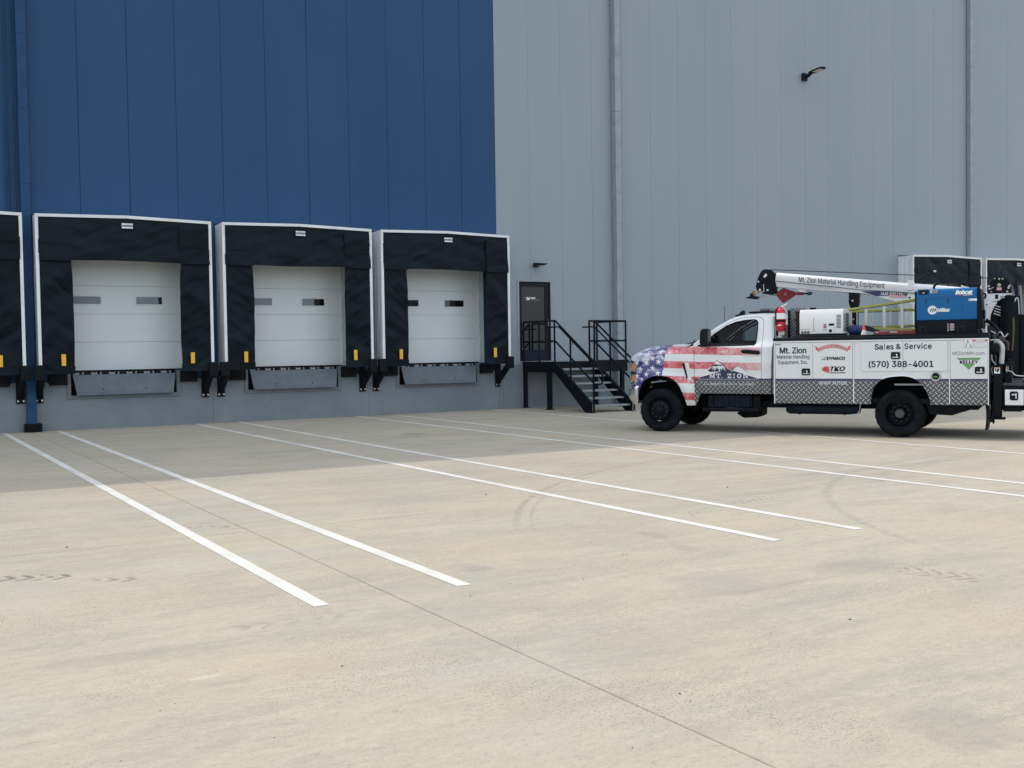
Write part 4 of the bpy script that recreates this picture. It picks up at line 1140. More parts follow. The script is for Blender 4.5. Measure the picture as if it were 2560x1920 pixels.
truck.part('door_card', MB().box(2.42, 3.55, -0.93, -0.90, 0.85, 1.70), DASH, bevel=0.01)
truck.part('instrument_hood', MB().prism([(3.52, 1.64), (3.50, 1.74), (3.34, 1.76), (3.24, 1.70), (3.26, 1.60)], 'y', 0.22, 0.70), DASH, bevel=0.02)
truck.part('sun_visor', MB().box(2.86, 3.02, 0.15, 0.72, 1.985, 2.06), DASH, bevel=0.01)
truck.part('console', MB().box(2.75, 3.3, -0.14, 0.14, 0.85, 1.38), DASH, bevel=0.03)
# roof clutter
lb = MB(); lb.box(2.37, 2.76, -0.28, 0.40, 2.200, 2.236)
lbo = truck.part('light_bar', lb, BLACK_PLASTIC, bevel=0.006)
truck.part('lamp', MB().box(2.38, 2.56, -0.12, 0.38, 2.2365, 2.285), M('smoked_lens', (0.09, 0.10, 0.10), None, 0.2), parent=lbo, bevel=0.012)
truck.part('antenna_fin', MB().prism([(2.90, 2.13), (3.07, 2.10), (3.05, 2.165), (2.95, 2.262), (2.91, 2.268)], 'y', 0.10, 0.20), BLACK_PLASTIC, bevel=0.005)
truck.part('marker_lamp', MB().box(2.72, 2.97, 0.35, 0.60, 2.145, 2.178), BLACK_PLASTIC, bevel=0.006)
truck.part('antenna', MB().tube([(3.62, -0.92, 1.58), (3.60, -0.92, 2.40)], 0.005, 6), BLACK_PLASTIC)

# bumper and grille
bp = smooth_path([(4.755, 0.985), (4.84, 0.972), (4.95, 0.91), (5.02, 0.72), (5.06, 0.40), (5.07, 0.0)], 4)
bp = bp + [(x, -y) for x, y in bp[::-1][1:]]
def bfn(u, v):
    k = u * (len(bp) - 1); i = min(int(k), len(bp) - 2); f = k - i
    x = bp[i][0] * (1 - f) + bp[i + 1][0] * f; y = bp[i][1] * (1 - f) + bp[i + 1][1] * f
    z = 0.49 + 0.37 * v
    tuck = 0.10 * max(0.0, (0.45 - v) / 0.45) ** 1.5 * sstep(4.78, 4.95, x) + 0.02 * max(0.0, (v - .85) / .15) ** 2
    return (x - tuck * (1.25 if abs(y) > .7 else 1), y * (1 - 0.02 * max(0, .5 - v)), z)
bu = truck.part('bumper', MB().grid(bfn, 60, 12), CHROME, solid=0.012, recalc=False)
truck.part('bumper_top', MB().grid(lambda u, v: (lambda p: (p[0] - v * 0.10, p[1] * (1 - 0.02 * v), 0.862))(bfn(u, 1.0)), 60, 2), BLACK_PLASTIC, parent=bu)
gr = truck.part('grille', MB().box(4.93, 4.975, -0.80, 0.80, 0.90, 1.36), BLACK_PLASTIC)
for z in (1.02, 1.15, 1.28): truck.part('grille_bar', MB().box(4.972, 5.0, -0.78, 0.78, z - 0.022, z + 0.022), CHROME, parent=gr, bevel=0.008)
for s in (-1, 1): truck.part('lamp_panel', MB().box(4.90, 4.965, s * 0.62, s * 0.845, 0.91, 1.30), CHROME, parent=gr, bevel=0.02)

# wheels
def tyre_profile(w):
    h = w / 2
    return [(0.255, -h * 0.80), (0.262, -h * 0.95), (0.30, -h * 1.04), (0.34, -h * 1.06), (0.372, -h * 0.99), (0.392, -h * 0.90), (0.402, -h * 0.72), (0.405, -h * 0.35), (0.398, -h * 0.31), (0.398, -h * 0.27), (0.406, -h * 0.23), (0.406, 0.0),
            (0.406, h * 0.23), (0.398, h * 0.27), (0.398, h * 0.31), (0.405, h * 0.35), (0.402, h * 0.72), (0.392, h * 0.90), (0.372, h * 0.99), (0.34, h * 1.06), (0.30, h * 1.04), (0.262, h * 0.95), (0.255, h * 0.80)]
def wheel(x, y, side, kind, w=0.225):
    c = (x, y, 0.406)
    e = bpy.data.objects.new('wheel', None)
    pr = tyre_profile(w)
    n = 88
    def notch(r, j, i):
        if r > 0.39 and (i % 4 == 0) and r < 0.4055: return r - 0.010
        return r
    wo = truck.part('wheel', MB().lathe(pr, c, 'y', n, True, notch), TYRE, auto=50)
    h = w / 2; o = side
    if kind == 'front':
        prof = [(0.258, -0.08), (0.262, h * 0.86), (0.250, h * 0.93), (0.235, h * 0.84), (0.222, 0.045), (0.205, 0.038), (0.178, 0.075), (0.165, 0.105), (0.130, 0.118), (0.090, 0.120), (0.088, 0.165), (0.062, 0.178), (0.0, 0.180)]
    else:
        prof = [(0.258, -0.09), (0.262, h * 0.86), (0.250, h * 0.93), (0.236, h * 0.86), (0.222, -0.02), (0.215, -0.055), (0.19, -0.075), (0.150, -0.072), (0.112, -0.068), (0.104, 0.03), (0.088, 0.048), (0.0, 0.050)]
    ri = truck.part('rim', MB().lathe([(r, t * o) for r, t in prof], c, 'y', 48), RIM, parent=wo, recalc=True, auto=35)
    nu = MB(); kk = 10
    rr = 0.138 if kind == 'front' else 0.138
    yo = 0.118 if kind == 'front' else -0.070
    for q in range(kk):
        a = 2 * pi * q / kk + 0.2
        p = Vector((x + rr * cos(a), y + o * (yo - 0.004), 0.406 + rr * sin(a)))
        nu.cyl(p, p + Vector((0, o * 0.034, 0)), 0.017, n=6, smooth=False)
    truck.part('lug_nuts', nu, M('dull_lug', (0.022, 0.024, 0.028), None, 0.45, 0.4) if 'dull_lug' not in bpy.data.materials else bpy.data.materials['dull_lug'], parent=wo)
    if kind == 'front':
        hh = MB()
        for q in range(8):
            a = 2 * pi * q / 8; p = Vector((x + 0.200 * cos(a), y + o * 0.052, 0.406 + 0.200 * sin(a)))
            hh.cyl(p, p + Vector((0, o * 0.012, 0)), 0.020, n=10)
        truck.part('hand_holes', hh, CHASSIS, parent=wo)
        truck.part('valve_cap', MB().tube([(x + 0.06, y + o * 0.075, 0.205), (x - 0.01, y + o * 0.078, 0.203)], 0.0055, 6), SILVER, parent=wo)
    else:
        truck.part('axle_cap', MB().cyl((x, y + o * 0.048, 0.406), (x, y + o * 0.075, 0.406), 0.078, 0.070, n=24), M('dusty_hub', (0.055, 0.058, 0.060), None, 0.55), parent=wo)
wheel(4.30, 0.935, 1, 'front'); wheel(4.30, -0.935, -1, 'front')
wheel(0.0, 1.055, 1, 'rear'); wheel(0.0, 0.80, 1, 'rear'); wheel(0.0, -1.055, -1, 'rear'); wheel(0.0, -0.80, -1, 'rear')

# frame, axles, tanks and steps
for s in (-1, 1): truck.part('chassis_rail', MB().box(-1.95, 4.85, s * 0.40, s * 0.48, 0.60, 0.80), CHASSIS)
truck.part('axle', MB().cyl((0, -0.95, 0.406), (0, 0.95, 0.406), 0.075).lathe([(0.02, -0.2), (0.15, -0.14), (0.20, 0), (0.15, 0.14), (0.02, 0.2)], (0, 0, 0.406), 'y', 20), CHASSIS)
truck.part('axle', MB().cyl((4.3, -0.85, 0.406), (4.3, 0.85, 0.406), 0.06), CHASSIS)
truck.part('drive_shaft', MB().cyl((0.2, 0, 0.47), (3.0, 0, 0.62), 0.05), CHASSIS)
truck.part('engine_sump', MB().box(3.2, 4.7, -0.38, 0.38, 0.42, 0.9), CHASSIS, bevel=0.05)
for s in (-1, 1):
    truck.part('leaf_spring', MB().tube(smooth_path([(0.75, s * 0.5, 0.62), (0.3, s * 0.5, 0.52), (0, s * 0.5, 0.49), (-0.35, s * 0.5, 0.52), (-0.85, s * 0.5, 0.62)]), 0.035, 6), CHASSIS)
TANK = M('dark_blue_tank', (0.006, 0.010, 0.019), (0.011, 0.016, 0.026), 0.5)
bt = truck.part('fuel_tank', MB().box(2.62, 3.42, 0.50, 0.88, 0.455, 0.70), TANK, bevel=0.02)
rb_ = MB()
for i in range(7): rb_.box(2.70 + i * 0.105, 2.712 + i * 0.105, 0.865, 0.886, 0.46, 0.695)
truck.part('tank_bands', rb_, CHASSIS, parent=bt)
truck.part('step_bar', MB().tube([(3.50, 0.93, 0.42), (2.46, 0.93, 0.425)], 0.036, 10), BLACK_PLASTIC, bevel=0)
truck.part('step_plate', MB().box(2.50, 3.46, 0.83, 0.99, 0.425, 0.452), BLACK_PLASTIC, bevel=0.006)
for bx0, bx1 in ((3.30, 3.34), (2.58, 2.62), (2.44, 2.56)): truck.part('step_bracket', MB().box(bx0, bx1, 0.45, 0.9, 0.40, 0.68), CHASSIS)
truck.part('transfer_case', MB().prism([(2.95, 0.34), (2.82, 0.255), (2.56, 0.27), (2.48, 0.31), (2.47, 0.52), (2.7, 0.52)], 'y', 0.20, 0.62), CHASSIS, bevel=0.01)
truck.part('air_tank', MB().lathe([(0.001, 0.66), (0.07, 0.68), (0.098, 0.73), (0.10, 0.80), (0.10, 1.83), (0.098, 1.90), (0.07, 1.95), (0.001, 1.97)], (0, 0.92, 0.465), 'x', 24), TANK)
truck.part('tank_strap', MB().box(0.92, 0.95, 0.8, 1.0, 0.36, 0.60).box(1.70, 1.73, 0.8, 1.0, 0.36, 0.60), CHASSIS)
truck.part('drain_pipe', MB().tube(smooth_path([(0.84, 0.95, 0.372), (0.76, 0.97, 0.372), (0.70, 0.98, 0.40), (0.67, 0.98, 0.50), (0.67, 0.98, 0.56)]), 0.010, 6), SILVER)
truck.part('underbody_light_block', MB().box(-1.2, 3.3, -0.72, 0.72, 0.46, 0.575), CHASSIS)  # solid box added to block light and deepen the shade under the truck
truck.part('body_support', MB().box(-1.35, 2.05, 0.30, 1.12, 0.58, 0.66).box(-1.35, 2.05, -1.12, -0.30, 0.58, 0.66), CHASSIS)
for s in (-1, 1):
    truck.part('rear_brace', MB().prism([(-0.40, 0.60), (-0.48, 0.40), (-0.82, 0.385), (-1.32, 0.555), (-1.32, 0.60)], 'y', s * 0.62, s * 1.08), CHASSIS)
    mf = MB().grid(lambda u, v, s=s: (-1.335 - 0.018 * sin(v * 3.0), s * (0.62 + 0.56 * u), 0.16 + 0.42 * v), 4, 10)
    truck.part('mud_flap', mf, RUBBER, solid=0.035)

# ------------------------------------------------------------------ service body
arch_r = smooth_path([(0.46, 0.565), (0.445, 0.74), (0.375, 0.90), (0.24, 1.005), (0.05, 1.040), (-0.12, 1.040), (-0.27, 0.99), (-0.40, 0.86), (-0.475, 0.70), (-0.505, 0.565)], 4)
YB = 1.175
skin = [(2.115, 0.565), (2.115, 1.664), (-1.393, 1.664), (-1.393, 0.565)] + arch_r[::-1]
for s in (1, -1):
    ov = Vector((0, s, 0))
    sb = truck.part('service_body', panel2d(skin, [], lambda x, z: (x, s * YB, z), 0, ov), BODY, solid=0.025)
    lid = MB()
    lid.box(-1.393, 2.115, s * 0.60, s * (YB - 0.026), 1.640, 1.664)
    lid.box(-1.393, 2.115, s * 0.58, s * 0.60, 0.66, 1.664)
    lid.box(2.09, 2.1145, s * 0.601, s * (YB - 0.027), 0.566, 1.639)
    lid.box(-1.3925, -1.368, s * 0.601, s * (YB - 0.027), 0.566, 1.639)
    truck.part('box_shell', lid, CHASSIS)
    # doors, a few millimetres proud with dark gaps between them
    def front_cut(x0, x1, z0, z1): return rrect(x0, x1, z0, z1, 0.012, 3)
    specs = [front_cut(1.437, 2.085, 1.006, 1.632), front_cut(0.765, 1.429, 1.006, 1.632), front_cut(0.765, 2.085, 0.585, 0.998),
             front_cut(-0.058, 0.615, 1.132, 1.632), front_cut(-0.765, -0.068, 1.132, 1.632), front_cut(-1.372, -0.812, 0.585, 1.632)]
    for sp in specs: truck.part('compartment_door', panel2d(sp, [], lambda x, z: (x, s * (YB + 0.016), z), 0, ov), BODY, parent=sb, solid=0.013)
    truck.part('seam_trim', MB().box(0.735, 0.752, s * (YB + 0.001), s * (YB + 0.017), 0.585, 1.640).box(-0.803, -0.788, s * (YB + 0.001), s * (YB + 0.017), 0.585, 1.640).box(-1.394, -1.378, s * (YB + 0.001), s * (YB + 0.018), 0.567, 1.655).box(2.094, 2.112, s * (YB + 0.001), s * (YB + 0.018), 0.567, 1.655), WHITE_PAINT, parent=sb)
    truck.part('drip_rail', MB().box(-1.395, 2.118, s * (YB + 0.001), s * (YB + 0.024), 1.645, 1.668), WHITE_PAINT, parent=sb, bevel=0.004)
    # flared lip over the rear wheels
    fl = MB(); nA = len(arch_r)
    def ffn(u, v, s=s):
        k = u * (nA - 1); i = min(int(k), nA - 2); f = k - i
        x = arch_r[i][0] * (1 - f) + arch_r[i + 1][0] * f; z = arch_r[i][1] * (1 - f) + arch_r[i + 1][1] * f
        d = Vector((x + 0.02, z - 0.60)).normalized()
        w = 0.030 * math.sin(pi * min(1, max(0, u))) ** 0.6
        a = v * pi * 0.5
        return (x + d.x * w * (1 - v), s * (YB + 0.003 + 0.030 * sin(a)), z + d.y * w * (1 - v))
    truck.part('wheel_arch_flare', MB().grid(ffn, 40, 5), BODY, parent=sb, solid=0.01)
    def lfn2(u, v, s=s):
        k = u * (nA - 1); i = min(int(k), nA - 2); f = k - i
        x = arch_r[i][0] * (1 - f) + arch_r[i + 1][0] * f; z = arch_r[i][1] * (1 - f) + arch_r[i + 1][1] * f
        return (x, s * (YB - 0.026 - 0.56 * v), z)
    truck.part('wheel_arch_liner', MB().grid(lfn2, 40, 3), CHASSIS)
    truck.part('arch_bar', MB().box(-0.37, 0.085, s * 1.10, s * 1.115, 0.888, 0.915), M('dull_aluminium', (0.30, 0.31, 0.31), None, 0.5) if 'dull_aluminium' not in bpy.data.materials else bpy.data.materials['dull_aluminium'])
    # padded black cap rail
    truck.part('cap_rail', MB().box(-1.40, 2.13, s * 0.62, s * (YB + 0.02), 1.670, 1.728), BLACK_PLASTIC, bevel=0.014)
    truck.part('cap_rail', MB().box(-1.38, 1.78, s * 0.62, s * (YB - 0.04), 1.729, 1.758), BLACK_PLASTIC, bevel=0.010)
    def latch(x0, x1, z0, z1, par=sb, s=s, yb=None):
        yb = yb or (YB + 0.0165)
        o = truck.part('latch', panel2d(rrect(x0, x1, z0, z1, 0.022, 4), [], lambda x, z: (x, s * (yb + 0.012), z), 0, Vector((0, s, 0))), BLACK_PLASTIC, parent=par, solid=0.012)
    for L in ((1.480, 1.624, 1.064, 1.183), (-0.020, 0.128, 1.335, 1.455), (-1.330, -1.183, 1.081, 1.199)):
        latch(*L)
        x0, x1, z0, z1 = L; lw = x1 - x0; lh = z1 - z0
        hd = MB()
        hd.box(x0 + lw * 0.16, x1 - lw * 0.16, s * (YB + 0.031), s * (YB + 0.036), z0 + lh * 0.20, z0 + lh * 0.31)
        xk = x0 + lw * 0.36
        hd.cyl((xk, s * (YB + 0.030), z0 + lh * 0.62), (xk, s * (YB + 0.037), z0 + lh * 0.62), 0.014, n=12)
        hd.box(xk - 0.006, xk + 0.006, s * (YB + 0.030), s * (YB + 0.034), z0 + lh * 0.30, z0 + lh * 0.6)
        truck.part('latch_handle', hd, PRINT_W, parent=sb)
        truck.part('keyhole', MB().cyl((x0 + lw * 0.72, s * (YB + 0.029), z0 + lh * 0.62), (x0 + lw * 0.72, s * (YB + 0.033), z0 + lh * 0.62), 0.010, n=10), GREYINK, parent=sb)
truck.part('load_bed', MB().box(-1.36, 2.09, -0.575, 0.575, 0.90, 0.95), CHASSIS)
truck.part('bulkhead', MB().box(2.06, 2.085, -0.57, 0.57, 0.96, 1.72), BLACK_PLASTIC)
# fuel filler
fc = MB().lathe([(0.084, 0.001), (0.083, 0.014), (0.078, 0.022), (0.064, 0.024), (0.056, 0.012)], (-0.580, YB, 1.042), 'y', 28)
fo = truck.part('fuel_filler', fc, M('filler_ring', (0.46, 0.48, 0.48), None, 0.4), recalc=True)
truck.part('filler_cap', MB().lathe([(0.060, 0.012), (0.050, 0.010), (0.03, 0.014), (0.001, 0.014)], (-0.580, YB, 1.042), 'y', 24), M('dark_green_cap', (0.006, 0.016, 0.010), None, 0.4), parent=fo)
truck.part('cap_grip', MB().prism(rrect(-0.612, -0.548, 1.026, 1.044, 0.008), 'y', YB + 0.0145, YB + 0.022), PRINT_G, parent=fo)

# ------------------------------------------------------------------ lettering and decals
YT = YB + 0.0185
def decal(name, body, x0, x1, z0, z1, mat, bold=0.0, shear=0.0, space=1.0, slope=0.0, y=YT, fn=None, parent=None):
    """text reads from x0 down to x1 (the truck's nose is on the reader's left)"""
    r = Vector((-1, 0, -slope if slope else 0))
    mb = text_mb(body, (x0, y, z0), r, L_U, x0 - x1, z1 - z0, bold, shear, space, fn)
    return truck.part(name, mb, mat, parent=parent, auto=0)
def flat(polys, mat, y=YT, name='decal', yf=None):
    mb = MB()
    for p in polys:
        ar = sum(p[i][0] * p[(i + 1) % len(p)][1] - p[(i + 1) % len(p)][0] * p[i][1] for i in range(len(p)))
        q = p if ar < 0 else p[::-1]
        sub = panel2d(q, [], (yf or (lambda x, z: (x, y, z))), 0, Vector((0, 1, 0))); mb.add(sub.v, sub.f)
    return truck.part(name, mb, mat, auto=0)
decal('lettering', 'Mt. Zion', 2.005, 1.545, 1.450, 1.556, INK, 0.012)
decal('lettering', 'Material Handling', 2.060, 1.490, 1.340, 1.424, INK, 0.004)
decal('lettering', 'Equipment, Inc.', 2.030, 1.516, 1.246, 1.327, INK, 0.004)
decal('lettering', 'Sa', 0.390, 0.262, 1.500, 1.592, INK, 0.012); decal('lettering', 'l', 0.236, 0.222, 1.500, 1.597, INKV, 0.012); decal('lettering', 'es', 0.200, 0.087, 1.500, 1.570, INK, 0.012)
decal('lettering', '&', 0.042, -0.030, 1.502, 1.592, INK, 0.010)
decal('lettering', 'Service', -0.090, -0.518, 1.503, 1.598, INK, 0.010, space=1.1)
decal('lettering', '(570) 388-4001', 0.488, -0.542, 1.183, 1.306, INK, 0.012)
decal('lettering', 'MtZionMH.com', -0.843, -1.328, 1.393, 1.451, GREYINK, 0.0)
decal('lettering', 'US DOT 3573352', 1.325, 0.856, 0.903, 0.955, PRINT_W, 0.008)
decal('lettering', 'DYNACO', 1.190, 0.885, 1.330, 1.383, INKB, 0.022)
flat([rrect(1.212, 1.278, 1.332, 1.386, 0.004, 2)], M('teal_print', (0.16, 0.26, 0.23), None, 0.5), name='logo')
flat([[(1.272, 1.340), (1.272, 1.380), (1.222, 1.380), (1.222, 1.362), (1.245, 1.352)]], PRINT_W, YT + 0.0008, 'logo')
decal('lettering', 'TKO', 1.130, 0.888, 1.136, 1.214, INKB, 0.018, 0.28)
decal('lettering', 'DOCK DOORS', 1.135, 0.882, 1.096, 1.116, INKB, 0.02)
gl_ = smooth_path([(1.275, 1.165), (1.265, 1.195), (1.235, 1.205), (1.215, 1.220), (1.170, 1.215), (1.150, 1.190), (1.148, 1.120), (1.165, 1.104), (1.200, 1.112), (1.235, 1.130), (1.265, 1.140)], 4, True)
flat([gl_], PRINT_R, name='logo')
flat([[(1.235, 1.18), (1.205, 1.19), (1.200, 1.135), (1.215, 1.135)], [(1.272, 1.163), (1.24, 1.170), (1.24, 1.160)]], M('deep_red_print', (0.25, 0.015, 0.015), None, 0.5), YT + 0.0008, 'logo')
# arched red ribbon with white letters
def arc_pt(a, b): # a 0..1 along, b 0..1 up
    t = a * 2 - 1
    return (1.345 - 0.505 * a + 0.0, 1.468 + 0.072 * (1 - t * t) + b * 0.062)
rib = [arc_pt(i / 20, 0) for i in range(21)] + [arc_pt(1 - i / 20, 1) for i in range(21)]
flat([rib], PRINT_R, name='ribbon_logo')
flat([[(1.405, 1.575), (1.352, 1.560), (1.345, 1.500), (1.392, 1.505), (1.375, 1.535)], [(0.778, 1.575), (0.832, 1.560), (0.840, 1.500), (0.792, 1.505), (0.808, 1.535)]], PRINT_R, YT - 0.0007, 'ribbon_logo')
mbt = text_mb('OVERHEAD DOOR', (0, 0, 0), Vector((1, 0, 0)), Vector((0, 1, 0)), 1, 1, 0.010, 0, 1.0)
mbt.v = [(lambda p: (p[0], YT + 0.0009, p[1]))(arc_pt(0.04 + v[0] * 0.92, 0.14 + v[1] * 0.72)) for v in mbt.v]; 
truck.part('lettering', mbt, PRINT_W, auto=0)
# green triangle
flat([[(-0.903, 1.346), (-1.279, 1.346), (-1.243, 1.312), (-0.940, 1.312)], [(-0.993, 1.248), (-1.185, 1.248), (-1.090, 1.150)]], PRINT_G, name='logo')
decal('lettering', 'KELLEY', -0.957, -1.230, 1.256, 1.302, INKB, 0.018)
# warning sticker and small plate
flat([rrect(-1.367, -1.023, 1.514, 1.655, 0.003, 2)], PRINT_W, name='sticker')
flat([[(-1.146, 1.613), (-1.366, 1.613), (-1.366, 1.653), (-1.146, 1.653)]], PRINT_R, YT + 0.0008, 'sticker')
decal('lettering', 'DANGER', -1.20, -1.335, 1.620, 1.646, PRINT_W, 0.03, y=YT + 0.0016)
lines = [[(-1.15, z), (-1.35, z), (-1.35, z + 0.006), (-1.15, z + 0.006)] for z in (1.525, 1.545, 1.565, 1.583, 1.598)]
flat(lines, M('fine_print', (0.45, 0.45, 0.45), None, 0.5), YT + 0.0008, 'sticker')
flat([[(-1.04, 1.525), (-1.052, 1.525), (-1.085, 1.64), (-1.075, 1.645)], [(-1.07, 1.645), (-1.08, 1.635), (-1.125, 1.54), (-1.115, 1.535)], [(-1.10, 1.53), (-1.14, 1.53), (-1.13, 1.545), (-1.11, 1.545)], [(-1.1445, 1.514), (-1.1475, 1.514), (-1.1475, 1.655), (-1.1445, 1.655)],
      [(-1.023, 1.514), (-1.367, 1.514), (-1.367, 1.517), (-1.023, 1.517)], [(-1.023, 1.514), (-1.026, 1.514), (-1.026, 1.655), (-1.023, 1.655)]], GREYINK, YT + 0.0009, 'sticker')
flat([[(2.085, 1.600), (1.99, 1.600), (1.99, 1.618), (2.085, 1.618)]], M('worn_plate', (0.16, 0.11, 0.10), (0.3, 0.28, 0.26), 0.5, scale=40), name='sticker')
# mountains on the door
yd = lambda x, z: (x, ycab(x, z) + 0.0035, z)
def ydn(d): return lambda x, z: (x, ycab(x, z) + 0.0035 + d, z)
mt = [(3.560, 0.992), (3.50, 1.045), (3.42, 1.10), (3.36, 1.165), (3.33, 1.19), (3.285, 1.245), (3.235, 1.300), (3.200, 1.345), (3.150, 1.305), (3.08, 1.250), (3.03, 1.200), (2.955, 1.150), (2.905, 1.185), (2.86, 1.215), (2.820, 1.232), (2.775, 1.215), (2.71, 1.170), (2.64, 1.125), (2.55, 1.06), (2.48, 1.01), (2.440, 0.992)]
halo = [(3.568, 0.987), (3.20, 1.350), (2.955, 1.155), (2.820, 1.236), (2.435, 0.987)]
flat([halo], PRINT_W, yf=ydn(-0.0008), name='mountain_logo')
flat([mt], M('navy_logo', (0.016, 0.022, 0.060), (0.024, 0.032, 0.08), 0.4, scale=3), yf=yd, name='mountain_logo')
snow = [[(3.200, 1.335), (3.235, 1.293), (3.335, 1.175), (3.275, 1.215), (3.300, 1.150), (3.245, 1.205), (3.262, 1.128), (3.205, 1.205), (3.175, 1.165), (3.150, 1.115), (3.140, 1.195), (3.105, 1.150), (3.105, 1.205), (3.035, 1.135), (3.075, 1.215), (3.02, 1.175), (3.13, 1.280)],
        [(2.820, 1.226), (2.87, 1.195), (2.95, 1.125), (2.88, 1.150), (2.87, 1.130), (2.845, 1.155), (2.815, 1.120), (2.80, 1.155), (2.73, 1.140), (2.765, 1.175), (2.775, 1.205)]]
flat(snow, PRINT_W, yf=ydn(0.0007), name='mountain_logo')
# slab-serif name on the mountains, letter by letter
def slab(ch):
    s = {'M': [(0, 0, .30, .16), (.70, 0, 1, .16), (0, .84, .25, 1), (.75, .84, 1, 1), (.07, .1, .23, .9), (.77, .1, .93, .9)],
         'T': [(0, .80, 1, 1), (0, .6, .13, .82), (.87, .6, 1, .82), (.39, .1, .61, .85), (.25, 0, .75, .16)],
         'Z': [(0, .82, 1, 1), (0, .64, .16, .85), (0, 0, 1, .18), (.84, .15, 1, .36)],
         'I': [(.1, .84, .9, 1), (.1, 0, .9, .16), (.35, .1, .65, .9)],
         'N': [(0, 0, .34, .16), (0, .84, .28, 1), (.66, .84, 1, 1), (.08, .1, .25, .9), (.75, .08, .92, .9)], '.': [(.2, 0, .8, .22)]}.get(ch, [])
    polys = [[(a, b), (c, b), (c, d), (a, d)] for a, b, c, d in s]
    if ch == 'M': polys += [[(.07, 1), (.25, 1), (.56, .30), (.44, .12)], [(.93, 1), (.75, 1), (.44, .30), (.56, .12)]]
    if ch == 'Z': polys += [[(.02, .1), (.26, .1), (.98, .9), (.74, .9)]]
    if ch == 'N': polys += [[(.07, 1), (.28, 1), (.93, 0), (.72, 0)]]
    if ch == 'O':
        n = 16
        for i in range(n):
            a, b = 2 * pi * i / n, 2 * pi * (i + 1) / n
            polys.append([(.5 + .5 * cos(a), .5 + .5 * sin(a)), (.5 + .5 * cos(b), .5 + .5 * sin(b)), (.5 + .26 * cos(b), .5 + .30 * sin(b)), (.5 + .26 * cos(a), .5 + .30 * sin(a))])
    return polys
for ch, x0, x1 in (('M', 3.345, 3.245), ('T', 3.222, 3.140), ('.', 3.130, 3.105), ('Z', 3.010, 2.935), ('I', 2.905, 2.868), ('O', 2.830, 2.750), ('N', 2.718, 2.630)):
    mb = MB(); k = 0
    for p in slab(ch):
        q = [(x0 + (x1 - x0) * a, 1.008 + 0.082 * b) for a, b in p]
        k += 1
        mb.add([ydn(0.0010 + 0.00012 * k)(x, z) for x, z in q], [tuple(range(len(q)))[::-1]] if False else [tuple(range(len(q)))])
    truck.part('lettering', mb, PRINT_W, auto=0)
mbt = text_mb('Loading Dock & Door Specialist', (3.447, 0, 0.868), Vector((-1, 0, 0)), L_U, 0.925, 0.060, 0.007)
mbt.v = [ydn(0.0012)(v[0], v[2] - (3.447 - v[0]) * 0.005) for v in mbt.v]
truck.part('lettering', mbt, PRINT_W, auto=0)
# white stars of the flag
def hood_y(x, z):
    zs = seam(x); 
    if z <= zs: return ycab(x, z) + 0.004
    best = None
    u = min(range(len(hood_top)), key=lambda i: abs(hood_top[i][0] - x)) / (len(hood_top) - 1)
    for i in range(0, 60):
        v = 1 - i / 120
        p = hfn(u, v)
        if best is None or abs(p[2] - z) < best[0]: best = (abs(p[2] - z), p[1])
    return best[1] + 0.005
for (sx, sz, r) in ((4.74, 1.46, .06), (4.535, 1.492, .062), (4.305, 1.500, .066), (4.45, 1.385, .060), (4.585, 1.295, .062), (4.33, 1.318, .064), (4.715, 1.178, .062), (4.455, 1.198, .062), (4.795, 1.045, .060), (4.585, 1.078, .062), (4.345, 1.105, .066), (4.655, 1.545, .05), (4.44, 1.572, .05), (4.85, 1.42, .04), (4.68, 0.985, .04), (4.80, 1.285, .05)):
    pts = []
    for k in range(10):
        a = pi / 2 + k * pi / 5 + 0.12; rr = r if k % 2 == 0 else r * 0.40
        pts.append((sx + rr * cos(a), min(sz + rr * sin(a), 1.60)))
    c0 = (sx, hood_y(sx, sz) + 0.001, sz)
    vs = [(x, hood_y(x, z), z) for x, z in pts] + [c0]
    truck.part('star', MB().add(vs, [((k + 1) % 10, k, 10) for k in range(10)]), PRINT_W, auto=0)

# ------------------------------------------------------------------ rear of the truck: deck, leg, cabinet, hoses
yr = 1.10
ot = truck.part('outrigger_leg', MB().box(-1.585, -1.448, 0.99, 1.125, 0.362, 1.222), CHASSIS, bevel=0.02)
truck.part('foot_pad', MB().box(-1.635, -1.400, 0.92, 1.20, 0.335, 0.3615), CHASSIS, parent=ot, bevel=0.004)
truck.part('pad_pin', MB().prism([(-1.47, 0.334), (-1.43, 0.334), (-1.44, 0.27), (-1.455, 0.25), (-1.475, 0.28)], 'y', 1.03, 1.07), CHASSIS, parent=ot)
truck.part('sticker', MB().box(-1.556, -1.470, 1.1255, 1.1275, 1.085, 1.185), PRINT_W, parent=ot)
truck.part('sticker', MB().box(-1.545, -1.510, 1.1278, 1.1285, 1.13, 1.165).box(-1.53, -1.505, 1.1278, 1.1285, 1.105, 1.13).box(-1.50, -1.482, 1.1278, 1.1285, 1.125, 1.165), INKB, parent=ot)
truck.part('sticker', MB().box(-1.552, -1.474, 1.1278, 1.1285, 1.168, 1.183), AMBER, parent=ot)
truck.part('outrigger_leg', MB().box(-1.585, -1.448, -1.125, -0.99, 0.362, 1.222), CHASSIS, bevel=0.02)
truck.part('outrigger_beam', MB().box(-1.57, -1.46, -0.985, 0.985, 0.66, 0.80), CHASSIS)
truck.part('rear_deck', MB().box(-2.45, -1.592, -1.08, 1.08, 0.885, 0.925), M('worn_black_deck', (0.045, 0.050, 0.055), (0.075, 0.078, 0.08), 0.6, scale=12), bevel=0.004)
cb = truck.part('rear_cabinet', MB().box(-2.42, -1.60, -1.06, 1.085, 0.54, 0.884), CHASSIS, bevel=0.006)
